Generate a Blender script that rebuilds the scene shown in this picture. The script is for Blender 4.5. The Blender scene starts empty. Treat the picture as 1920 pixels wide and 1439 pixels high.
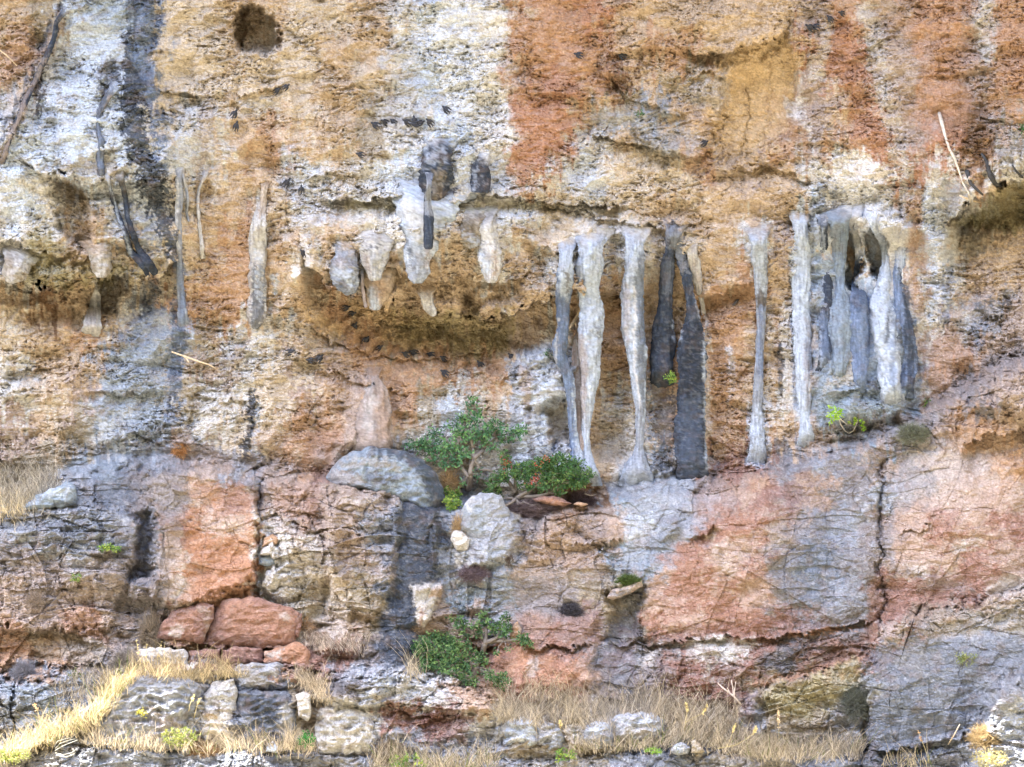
import bpy, math, random
import numpy as np
from mathutils import Vector
R = math.radians
C = bpy.context.scene.collection
SC = bpy.context.scene
# ---------------------------------------------------------------- camera, sky, sun, exposure
DIST, CAMZ, PX = 45.0, 4.39, 0.01            # camera 45 m off the wall, 1 photo pixel = 1 cm on the wall plane
cam_d = bpy.data.cameras.new('camera'); cam = bpy.data.objects.new('camera', cam_d); C.objects.link(cam)
cam.location = (0, -DIST, CAMZ); cam.rotation_euler = (R(90), 0, 0)
cam_d.sensor_width = 36; cam_d.lens = 36*DIST/19.2; cam_d.shift_y = (7.195-CAMZ)/19.2
cam_d.clip_end = 3000
SC.camera = cam
SUN = Vector((-0.62, -0.20, 1.0)).normalized()
el = math.asin(SUN.z); az = math.atan2(SUN.x, SUN.y)
w = bpy.data.worlds.new('World'); SC.world = w; w.use_nodes = True
nt = w.node_tree; sky = nt.nodes.new('ShaderNodeTexSky'); sky.sky_type = 'NISHITA'; sky.sun_disc = False
sky.sun_elevation = el; sky.sun_rotation = az; sky.air_density = 1.0; sky.dust_density = 2.5; sky.ozone_density = 1.0
bg = nt.nodes['Background']; nt.links.new(sky.outputs[0], bg.inputs[0]); bg.inputs[1].default_value = 0.15
sd = bpy.data.lights.new('sun', 'SUN'); sd.energy = 4.2; sd.angle = R(0.5); sd.color = (1, .93, .8)
so = bpy.data.objects.new('sun', sd); C.objects.link(so)
so.rotation_euler = SUN.to_track_quat('Z', 'Y').to_euler(); so.location = (-20, -10, 40)
SC.view_settings.view_transform = 'Standard'; SC.view_settings.look = 'None'; SC.view_settings.exposure = 3.3
SC.view_settings.gamma = 1
SC.cycles.max_bounces = 6; SC.cycles.diffuse_bounces = 2
# ---------------------------------------------------------------- noise
f4 = np.float32
_rng = np.random.RandomState(7)
_P = _rng.permutation(512).astype(np.int32)
_ang = _rng.rand(512)*2*np.pi
_GX, _GY = np.cos(_ang).astype(f4), np.sin(_ang).astype(f4)
_G3 = _rng.normal(size=(512, 3)).astype(f4); _G3 /= np.linalg.norm(_G3, axis=1)[:, None]
def pn(x, y, s=0):                       # 2-D gradient noise, about -0.7..0.7
    x = np.asarray(x, f4); y = np.asarray(y, f4)
    xi = np.floor(x).astype(np.int32); yi = np.floor(y).astype(np.int32)
    fx = x-xi; fy = y-yi
    u = fx*fx*fx*(fx*(fx*6-15)+10); v = fy*fy*fy*(fy*(fy*6-15)+10)
    def g(ix, iy, dx, dy):
        h = _P[(ix+_P[(iy+s*57) & 511]) & 511]
        return _GX[h]*dx+_GY[h]*dy
    a = g(xi, yi, fx, fy); b = g(xi+1, yi, fx-1, fy); c = g(xi, yi+1, fx, fy-1); d = g(xi+1, yi+1, fx-1, fy-1)
    return (a+(b-a)*u)*(1-v)+(c+(d-c)*u)*v
def fbm(x, y, s=0, o=4, g=.5):
    t = 0; a = 1
    for i in range(o):
        t = t+a*pn(x*2**i+i*17.3, y*2**i+i*9.1, s+i); a *= g
    return t
def pn3(x, y, z, s=0):
    xi = np.floor(x).astype(np.int32); yi = np.floor(y).astype(np.int32); zi = np.floor(z).astype(np.int32)
    fx = x-xi; fy = y-yi; fz = z-zi
    u = fx*fx*(3-2*fx); v = fy*fy*(3-2*fy); w_ = fz*fz*(3-2*fz); r = 0
    for dx in (0, 1):
        for dy in (0, 1):
            for dz in (0, 1):
                h = _P[(xi+dx+_P[(yi+dy+_P[(zi+dz+s*31) & 511]) & 511]) & 511]
                g = _G3[h]
                r = r+(g[..., 0]*(fx-dx)+g[..., 1]*(fy-dy)+g[..., 2]*(fz-dz))*(u if dx else 1-u)*(v if dy else 1-v)*(w_ if dz else 1-w_)
    return r
def ss(a, b, x):
    t = np.clip((x-a)/(b-a), 0, 1); return t*t*(3-2*t)
def worley(x, y, s=0, jit=.9):           # distance to nearest and second nearest seed, and the cell's id
    xi = np.floor(x).astype(np.int32); yi = np.floor(y).astype(np.int32)
    d1 = np.full(x.shape, 9, f4); d2 = d1.copy(); idd = np.zeros(x.shape, np.int32)
    for dx in (-1, 0, 1):
        for dy in (-1, 0, 1):
            h = _P[((xi+dx)+_P[(yi+dy+s*91) & 511]) & 511]
            cx = xi+dx+.5+jit*.5*_GX[h]; cy = yi+dy+.5+jit*.5*_GY[h]
            d = np.hypot(x-cx, y-cy).astype(f4)
            m = d < d1
            d2 = np.where(m, d1, np.minimum(d2, d)); idd = np.where(m, h, idd); d1 = np.where(m, d, d1)
    return d1, d2, idd
# ---------------------------------------------------------------- photo pixel + depth -> world
def at(px, py, out=0.0):                 # out = metres in front of the wall plane
    k = (DIST-out)/DIST
    return (px-960)*PX*k, -out+0*px, CAMZ+((7.195+(719.5-py)*PX)-CAMZ)*k
# ---------------------------------------------------------------- brushes working in wall coordinates
def segdist(x, y, pts):
    best = np.full(x.shape, 1e9, f4); par = np.zeros(x.shape, f4)
    n = len(pts)-1
    for i in range(n):
        ax, ay = pts[i][:2]; bx, by = pts[i+1][:2]
        dx, dy = bx-ax, by-ay; L = dx*dx+dy*dy+1e-6
        t = np.clip(((x-ax)*dx+(y-ay)*dy)/L, 0, 1)
        d = np.hypot(x-ax-t*dx, y-ay-t*dy)
        w0 = pts[i][2] if len(pts[i]) > 2 else 0; w1 = pts[i+1][2] if len(pts[i+1]) > 2 else 0
        d = d-(w0+(w1-w0)*t)*.5
        m = d < best; best = np.where(m, d, best); par = np.where(m, (i+t)/n, par)
    return best, par
def polysdf(x, y, pts):
    d = np.full(x.shape, 1e9, f4); ins = np.zeros(x.shape, bool); n = len(pts)
    for i in range(n):
        ax, ay = pts[i][:2]; bx, by = pts[(i+1) % n][:2]
        dx, dy = bx-ax, by-ay; L = dx*dx+dy*dy+1e-6
        t = np.clip(((x-ax)*dx+(y-ay)*dy)/L, 0, 1)
        d = np.minimum(d, np.hypot(x-ax-t*dx, y-ay-t*dy))
        c = ((ay > y) != (by > y)) & (x < (bx-ax)*(y-ay)/(by-ay+1e-9)+ax)
        ins ^= c
    return np.where(ins, -d, d)
def bbox(pts, m):
    xs = [p[0] for p in pts]; ys = [p[1] for p in pts]
    ww = max([p[2] if len(p) > 2 else 0 for p in pts])*.5+m
    return min(xs)-ww, max(xs)+ww, min(ys)-ww, max(ys)+ww
class Field:
    """points with their wall coordinates and warped copies of them"""
    def __init__(s, px, py):
        s.x = px.astype(f4); s.y = py.astype(f4)
        s.n1 = fbm(s.x/34, s.y/34, 11, 4, .6); s.n2 = fbm(s.x/34, s.y/34, 12, 4, .6)
        s.sp = fbm(s.x/9, s.y/7, 13, 3, .7); s.b1 = fbm(s.x/110, s.y/90, 14, 2); s.b2 = fbm(s.x/110, s.y/90, 15, 2); s.v1 = fbm(s.x/11, s.y/80, 16, 3)*(s.y < 870)
    def mask(s, kind, pts, edge, warp, brk):
        x0, x1, y0, y1 = bbox(pts, edge+warp*1.2+22)
        idx = np.nonzero((s.x > x0) & (s.x < x1) & (s.y > y0) & (s.y < y1))
        if not len(idx[0]): return idx, None
        bw = 34 if (kind == 'P' and edge >= 8) else 0
        wx = s.x[idx]+warp*s.n1[idx]+bw*s.b1[idx]+min(warp, 14)*.8*s.v1[idx]; wv = min(warp, 14)*1.6*s.v1[idx]; wy = s.y[idx]+warp*s.n2[idx]+bw*s.b2[idx]+wv
        d = segdist(wx, wy, pts)[0] if kind == 'S' else polysdf(wx, wy, pts)
        if brk: d = d+brk*s.sp[idx]
        return idx, ss(edge, -edge, d)
def lin(c):
    c = np.array(c, f4)/255
    return np.where(c <= .04045, c/12.92, ((c+.055)/1.055)**2.4).astype(f4)
def _ds(c):
    g = c.mean(); return (c*.80+g*.20).astype(f4)
PAL = {k: _ds(lin(v)) for k, v in dict(
    W=(206, 219, 232), w=(220, 216, 206), c=(220, 202, 174), t=(212, 184, 148), y=(224, 190, 138), o=(204, 162, 122),
    V=(196, 210, 226),
    O=(196, 142, 104), r=(162, 120, 102), R=(138, 94, 80), p=(190, 168, 150), m=(152, 144, 142), g=(166, 172, 180),
    G=(112, 121, 134), d=(62, 74, 90), D=(36, 40, 50), b=(138, 104, 74), n=(178, 164, 138), B=(124, 145, 174),
    e=(150, 168, 182), k=(96, 82, 62), l=(176, 166, 110), x=(248, 246, 240)).items()}
TINT = np.array([0.81, 0.815, 0.88], f4)
def col(c): return PAL[c] if isinstance(c, str) else lin(c)
def paint(F, rgb, ops):
    for op in ops:
        kind, pts, c, a = op[:4]
        edge = op[4] if len(op) > 4 else 4; warp = (op[5] if len(op) > 5 else 8)*1.5; brk = (op[6] if len(op) > 6 else 3)*1.7
        idx, m = F.mask(kind, pts, edge, warp, brk)
        if m is None: continue
        m = (m*a)[..., None]
        rgb[idx] = rgb[idx]*(1-m)+col(c)*m
    return rgb
def finish(F, rgb, k=1.0):
    """uneven mineral colour: warm and pale mottles, fine specks, shadow-like flecks painted in"""
    x, y = F.x, F.y
    lum = rgb.mean(-1, keepdims=True)
    m1 = fbm(x/15+F.n1*.8, y/10+F.n2*.6, 21, 4, .7); m2 = fbm(x/30, y/22, 25, 4, .6)
    r = rgb
    pale = np.array([.80, .78, .74], f4); warm = np.array([.50, .31, .18], f4); dark = np.array([.30, .22, .15], f4)
    a = ss(.10, .50, m1)[..., None]*.42*k; r = r*(1-a)+(pale*.35+r*.75)*a
    a = ss(.05, .50, -m2)[..., None]*.26*k; r = r*(1-a)+(warm*.5+r*.5)*a
    a = ss(.22, .50, -m1)[..., None]*.34*k; r = r*(1-a)+(dark*.35+r*.5)*a
    a = (ss(.20, .32, pn(x/5.5+F.n1, y/2.6+F.n2, 35))*ss(-.1, .3, pn(x/40, y/30, 36)))[..., None]*.42*k; r = r*(1-a)+(dark*.3+r*.35)*a  # dark flat flecks put into the colour like small shadows under ledges
    f = 1+.34*k*pn(x/3.1, y/2.3, 31)[..., None]+.24*k*pn(x/6.5, y/4, 33)[..., None]+.15*k*m2[..., None]
    return np.clip(r*f, .01, .92)*TINT
# ---------------------------------------------------------------- materials
def mat(name, rgb=None, attr=False, rough=.9, spec=.2, bump=0, bscale=40, var=.25, vscale=12, trans=0):
    m = bpy.data.materials.new(name); m.use_nodes = True; n = m.node_tree; N = n.nodes; L = n.links
    b = N['Principled BSDF']; b.inputs['Roughness'].default_value = rough; b.inputs['Specular IOR Level'].default_value = spec
    tc = N.new('ShaderNodeTexCoord')
    if attr:
        a = N.new('ShaderNodeAttribute'); a.attribute_name = 'Col'; src = a.outputs['Color']
    else:
        a = N.new('ShaderNodeRGB'); a.outputs[0].default_value = (*rgb, 1); src = a.outputs[0]
    nz = N.new('ShaderNodeTexNoise'); nz.inputs['Scale'].default_value = vscale; nz.inputs['Detail'].default_value = 5
    L.new(tc.outputs['Object'], nz.inputs['Vector'])
    mr = N.new('ShaderNodeMapRange'); mr.inputs['From Min'].default_value = .3; mr.inputs['From Max'].default_value = .7
    mr.inputs['To Min'].default_value = 1-var; mr.inputs['To Max'].default_value = 1+var
    L.new(nz.outputs['Fac'], mr.inputs['Value'])
    mu = N.new('ShaderNodeVectorMath'); mu.operation = 'SCALE'; L.new(src, mu.inputs[0]); L.new(mr.outputs[0], mu.inputs['Scale'])
    L.new(mu.outputs[0], b.inputs['Base Color'])
    if bump:
        n2 = N.new('ShaderNodeTexNoise'); n2.inputs['Scale'].default_value = bscale; n2.inputs['Detail'].default_value = 6
        n2.inputs['Roughness'].default_value = .65
        mp = N.new('ShaderNodeMapping'); mp.inputs['Scale'].default_value = (.7, 1, 1.4)
        L.new(tc.outputs['Object'], mp.inputs['Vector']); L.new(mp.outputs[0], n2.inputs['Vector'])
        bp = N.new('ShaderNodeBump'); bp.inputs['Strength'].default_value = 1; bp.inputs['Distance'].default_value = bump
        L.new(n2.outputs['Fac'], bp.inputs['Height']); L.new(bp.outputs[0], b.inputs['Normal'])
    if trans:
        t = N.new('ShaderNodeBsdfTranslucent'); mx = N.new('ShaderNodeMixShader'); mx.inputs[0].default_value = trans
        L.new(mu.outputs[0], t.inputs['Color']); L.new(b.outputs[0], mx.inputs[1]); L.new(t.outputs[0], mx.inputs[2])
        L.new(mx.outputs[0], N['Material Output'].inputs['Surface'])
    return m
M_ROCK = mat('weathered_limestone', attr=True, bump=.045, bscale=32, var=.16, vscale=26)
M_TUFA = mat('flowstone', attr=True, bump=.03, bscale=34, var=.16, vscale=20)
# ---------------------------------------------------------------- mesh helpers
def tag(o, label=None, cat=None, group=None, kind=None):
    if label: o['label'] = label
    if cat: o['category'] = cat
    if group: o['group'] = group
    if kind: o['kind'] = kind
    return o
def mesh_obj(name, verts, quads=None, material=None, colr=None, parent=None, smooth=True, tris=None):
    me = bpy.data.meshes.new(name)
    verts = np.asarray(verts, f4).reshape(-1, 3)
    me.vertices.add(len(verts)); me.vertices.foreach_set('co', verts.ravel())
    loops = []; starts = []; tot = 0
    if quads is not None and len(quads):
        quads = np.asarray(quads, np.int32).reshape(-1, 4); loops.append(quads.ravel()); starts.append(np.arange(len(quads))*4); tot = quads.size
    if tris is not None and len(tris):
        tris = np.asarray(tris, np.int32).reshape(-1, 3); loops.append(tris.ravel()); starts.append(tot+np.arange(len(tris))*3)
    lp = np.concatenate(loops); st = np.concatenate(starts).astype(np.int32)
    me.loops.add(len(lp)); me.loops.foreach_set('vertex_index', lp)
    me.polygons.add(len(st)); me.polygons.foreach_set('loop_start', st)
    me.polygons.foreach_set('use_smooth', np.full(len(st), smooth))
    me.update(calc_edges=True); me.validate()
    if colr is not None:
        ca = me.color_attributes.new('Col', 'FLOAT_COLOR', 'POINT')
        c = np.ones((len(verts), 4), f4); c[:, :3] = np.asarray(colr, f4).reshape(-1, 3)
        ca.data.foreach_set('color', c.ravel())
    if material: me.materials.append(material)
    o = bpy.data.objects.new(name, me); C.objects.link(o)
    if parent: o.parent = parent
    return o
def gridquads(nr, nc, wrap=False, off=0):
    i = np.arange(nr-1)[:, None]; j = np.arange(nc if wrap else nc-1)[None, :]
    j2 = (j+1) % nc
    return np.stack([i*nc+j, (i+1)*nc+j, (i+1)*nc+j2, i*nc+j2], -1).reshape(-1, 4)+off
# ---------------------------------------------------------------- colour of the rock: a coarse survey of the wall, one letter per 60 cm
GRID = """tnWWgccttcctwWWwooOttttttpopoopo
tnWWgcctccttwWWwoootootyyOOppopo
tcWWGccccctcwWWwoOobtnyyypOppopo
cWWWGcwttctnwWWwOOtngtyyoptOpobo
WWWWgwwtottnwwWwOOwtntyyopoOpObn
WwWwgwcttwcwWwwwowwccctptwwoOwow
WwnwgcttcttwwWwwwcwctttttWwWpwwt
wwttgctotwtwwwnwtcwwtttwpWtWpwnt
wntncctotctntttwtwtttttotWtWpwtt
tbtwgooottotttttttotttoottoWpwpp
ctotggnwwpoontttpwotttotpwgWwppp
wttggnpwccpooooottttooottWgggpop
wcpggnwwcptponwttwtwttotwwnewomp
ptnwggwccoopnwnwwttwtototpeempop
nngGmmpgpopngnnwwttwggrrmgmpmppo
nggGmmpmppppgGgnnbbeegmpromgmppp
ggGgmrOowppgGgegmpmpggrrpmgmprpr
mmgGmpOOwcppGGwepppeerprmGmmpprp
pmpmmpOOwncnGmeemmnnprrpmGgrrrrp
ppppmrrOrnwnGppgpmmnrprrrmmrrmgg
oopmnorrorrmGnorOrmrmrwrmrrrnggg
gggnwwwGGnmgwwporOpmmrrnnnggGggw
ngnwwgwGgnwwrrwwwnwwnnngnngGGgGg
nngggggggnngggggnnngGGnnnGGGGggg""".split('\n')
TW = np.array([[(k if len(r) == 32 else 0) for k in range(32)] for r in GRID])
for r_, row_ in enumerate(GRID):
    if len(row_) != 32: print('ROWLEN', r_, len(row_))
GRIDC = np.array([[PAL[c] for c in (row+'n'*32)[:32]] for row in GRID], f4)
def survey(F):
    gx = np.clip((F.x+46*F.n1+20*F.sp+22*F.v1-30)/60, 0, 30.999); gy = np.clip((F.y+46*F.n2-20*F.sp+70*F.v1-30)/60, 0, 22.999)
    i = gx.astype(int); j = gy.astype(int); u = ss(.2, .8, gx-i)[..., None]; v = ss(.2, .8, gy-j)[..., None]
    G = GRIDC
    return ((G[j, i]*(1-u)+G[j, i+1]*u)*(1-v)+(G[j+1, i]*(1-u)+G[j+1, i+1]*u)*v).astype(f4)
# ---------------------------------------------------------------- large form: protrusion (m) of the wall at surveyed points
CP = [(0,-100,1.3),(60,100,1.3),(150,250,1.6),(30,300,1.7),(60,440,1.5),(250,300,1.6),(280,450,1.2),(200,450,1.5),(100,500,1.3),(0,520,1.2),
(60,575,.7),(150,580,.5),(240,560,.6),(0,650,.7),(100,680,.75),(200,700,.8),(200,780,.9),(60,820,.8),(330,700,.7),(330,550,.75),(330,800,.9),
(450,200,1.1),(450,350,1.0),(420,500,.8),(420,700,.75),(500,800,.85),(600,100,1.1),(600,300,1.2),(560,430,1.2),(600,500,1.15),(800,100,1.2),(800,300,1.4),(680,450,1.5),
(800,460,1.6),(900,460,1.5),(700,520,1.05),(800,535,.95),(900,550,.8),(830,585,.35),(980,565,.7),(720,575,.35),(720,620,.0),(800,630,-.3),(880,630,-.3),(940,640,.0),(800,668,.1),
(560,580,.75),(620,630,.55),(560,680,.6),(640,760,.6),(700,720,.45),(760,780,.45),(800,720,.35),(700,830,.8),(850,720,.35),(850,850,.5),(900,760,.4),
(1000,600,.7),(1000,700,.65),(1000,500,1.1),(1000,300,1.2),(1000,100,1.1),(1000,800,.6),(1050,600,.5),(1150,600,.25),(1150,750,.15),(1150,850,.3),
(1200,100,1.1),(1200,300,1.05),(1150,450,.95),(1150,530,.8),(1250,450,.85),(1250,600,.25),(1250,800,.35),(1360,500,.65),(1360,600,.4),(1360,750,.35),(1360,850,.5),
(1420,200,.8),(1400,40,1.15),(1420,320,.85),(1420,430,.75),(1450,600,.5),(1450,750,.5),(1600,100,1.1),(1800,100,1.2),(1600,300,1.2),(1620,370,1.05),(1600,470,.35),(1640,470,.3),(1600,560,.45),(1600,650,.7),
(1560,780,.8),(1700,500,.8),(1700,680,.7),(1760,420,1.0),(1850,280,1.5),(1900,300,1.6),(1840,360,1.4),(1860,420,.45),(1920,400,.4),(1850,500,.5),(1850,600,.6),(1800,680,.7),(2000,100,1.3),(2050,400,1.1),(2000,600,.8),
(200,1000,1.0),(600,1000,1.0),(1000,1000,.9),(1400,1000,1.0),(1800,1000,1.1),(200,1300,1.0),(600,1300,1.0),(1000,1300,1.0),(1400,1300,1.0),(1800,1300,1.2),(800,880,.7),(1200,900,.6),
(-300,100,1.3),(-300,700,.8),(-300,1300,1.0),(2300,100,1.3),(2300,700,1.0),(2300,1300,1.3),(1000,-200,1.2),(400,-200,1.2),(1600,-200,1.2),(1000,1700,1.0),(200,1700,1.0),(1800,1700,1.2)]
CPA = np.array(CP, f4)
def macro(px, py):
    num = 0; den = 1e-9
    for x, y, o in CPA:
        d2 = ((px-x)**2+((py-y)*1.25)**2)
        wgt = np.exp(-d2/(2*62.**2))+.02/(1+(d2/9e4)**1.5)
        num = num+wgt*o; den = den+wgt
    return num/den
C1 = [(-3000,900),(0,905),(110,880),(160,868),(210,850),(330,845),(420,868),(490,872),(560,880),(620,885),(700,900),(830,925),(900,935),(1000,945),(1110,925),(1150,903),(1200,890),(1320,880),(1400,865),(1480,850),(1560,825),(1640,795),(1700,770),(1760,735),(1830,700),(1920,655),(2200,560),(5000,500)]
C2 = [(-3000,1270),(0,1265),(60,1260),(180,1245),(300,1240),(540,1240),(620,1250),(740,1247),(860,1265),(950,1318),(1020,1335),(1150,1325),(1300,1335),(1400,1378),(1560,1395),(1640,1400),(1700,1500),(5000,1500)]
C3 = [(-3000,1400),(0,1410),(120,1397),(300,1402),(620,1412),(1000,1425),(1300,1400),(1600,1418),(1650,1480),(5000,1500)]
def yline(L, px): return np.interp(px, [p[0] for p in L], [p[1] for p in L])
LIPS = [([(600,372),(700,371),(780,374),(850,376),(900,369),(980,371),(1080,378),(1180,388)],.26,26),
([(560,470),(600,520),(640,548),(700,572),(760,568),(840,590),(930,598),(990,574),(1050,548),(1120,552)],.62,75),([(600,500),(660,520),(730,505),(800,528),(880,518),(950,530),(1000,505)],.24,34),([(690,600),(780,612),(860,606),(930,616),(970,600)],.2,26),([(850,545),(880,552),(905,580),(950,584)],.2,24),
([(-80,500),(30,532),(90,542),(150,524),(230,522),(290,518),(345,490)],.5,60),([(-80,440),(40,455),(110,480),(180,478),(250,500)],.16,30),
([(30,300),(90,322),(150,342),(240,345),(330,336)],.22,40),
([(1770,425),(1800,398),(1850,368),(1900,338),(1990,310)],.75,90),
([(1280,98),(1340,101),(1400,88),(1440,74),(1482,54)],.30,26),
([(1120,549),(1175,552),(1230,560)],.2,30),([(1300,556),(1350,546),(1415,527)],.2,26),
([(1100,248),(1160,262),(1220,276),(1290,292),(1345,270)],.22,30),([(1280,150),(1330,135),(1370,140)],.12,16),
([(1380,325),(1440,308),(1490,330),(1530,345)],.14,18),([(430,178),(470,176),(540,150)],.1,20),
([(290,165),(330,172),(380,180),(400,186)],.14,24),([(1130,130),(1180,180),(1250,210),(1300,215)],.12,20),
([(1000,380),(1080,396),(1180,420),(1290,430)],.12,22),([(560,340),(620,322),(690,330)],.10,16),([(980,455),(1060,478),(1120,470)],.12,20),
([(0,705),(60,690),(120,700)],.1,20),([(150,740),(220,735),(300,738)],.1,14),([(520,650),(600,690),(680,720),(760,735)],.1,18),
([(340,735),(420,750),(500,760)],.08,14),([(230,812),(300,815)],.12,10),([(560,595),(620,640),(700,665),(780,672),(860,668),(940,655)],.10,14),
([(1360,640),(1300,650)],.08,12),([(1560,740),(1640,728)],.12,16),([(1840,600),(1900,590)],.1,14),([(1555,660),(1600,640)],.1,10),
([(1430,905),(1455,895),(1462,930)],.15,30),([(1285,1012),(1330,1000),(1355,985)],.16,24),
([(1130,1204),(1200,1206),(1320,1198),(1460,1195),(1560,1181),(1648,1160)],.14,16),
([(960,1215),(1040,1212),(1120,1214)],.14,16),([(800,1200),(870,1212),(960,1216)],.14,16),([(0,1172),(60,1176),(120,1180),(188,1207)],.16,16),
([(100,1098),(170,1090)],.08,12),([(150,1042),(200,1035),(245,1030)],.14,16),([(0,1240),(120,1246),(250,1250)],.1,14),
([(200,1180),(250,1190)],.1,12),([(290,1205),(420,1218),(560,1214)],.2,22),([(500,1150),(560,1160),(640,1175)],.1,16),([(560,965),(620,968)],.07,12),([(490,960),(560,985),(640,1000)],.1,16),
([(1060,1022),(1130,1018),(1180,1012)],.1,14),([(1440,1195),(1500,1190)],.06,10),([(1670,1000),(1760,985)],.07,12),([(1700,1070),(1740,1075)],.1,10),
([(1620,1415),(1700,1400),(1820,1380),(1870,1372)],.16,16),([(1400,1320),(1470,1310)],.08,10),([(640,985),(760,990)],.05,10),
([(640,1000),(700,1012)],.08,10),([(1800,830),(1880,812),(1960,800)],.3,50),([(720,1330),(800,1345),(880,1340)],.12,14),([(600,1345),(680,1360)],.1,12),([(1060,1370),(1140,1362)],.1,14)]
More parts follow.
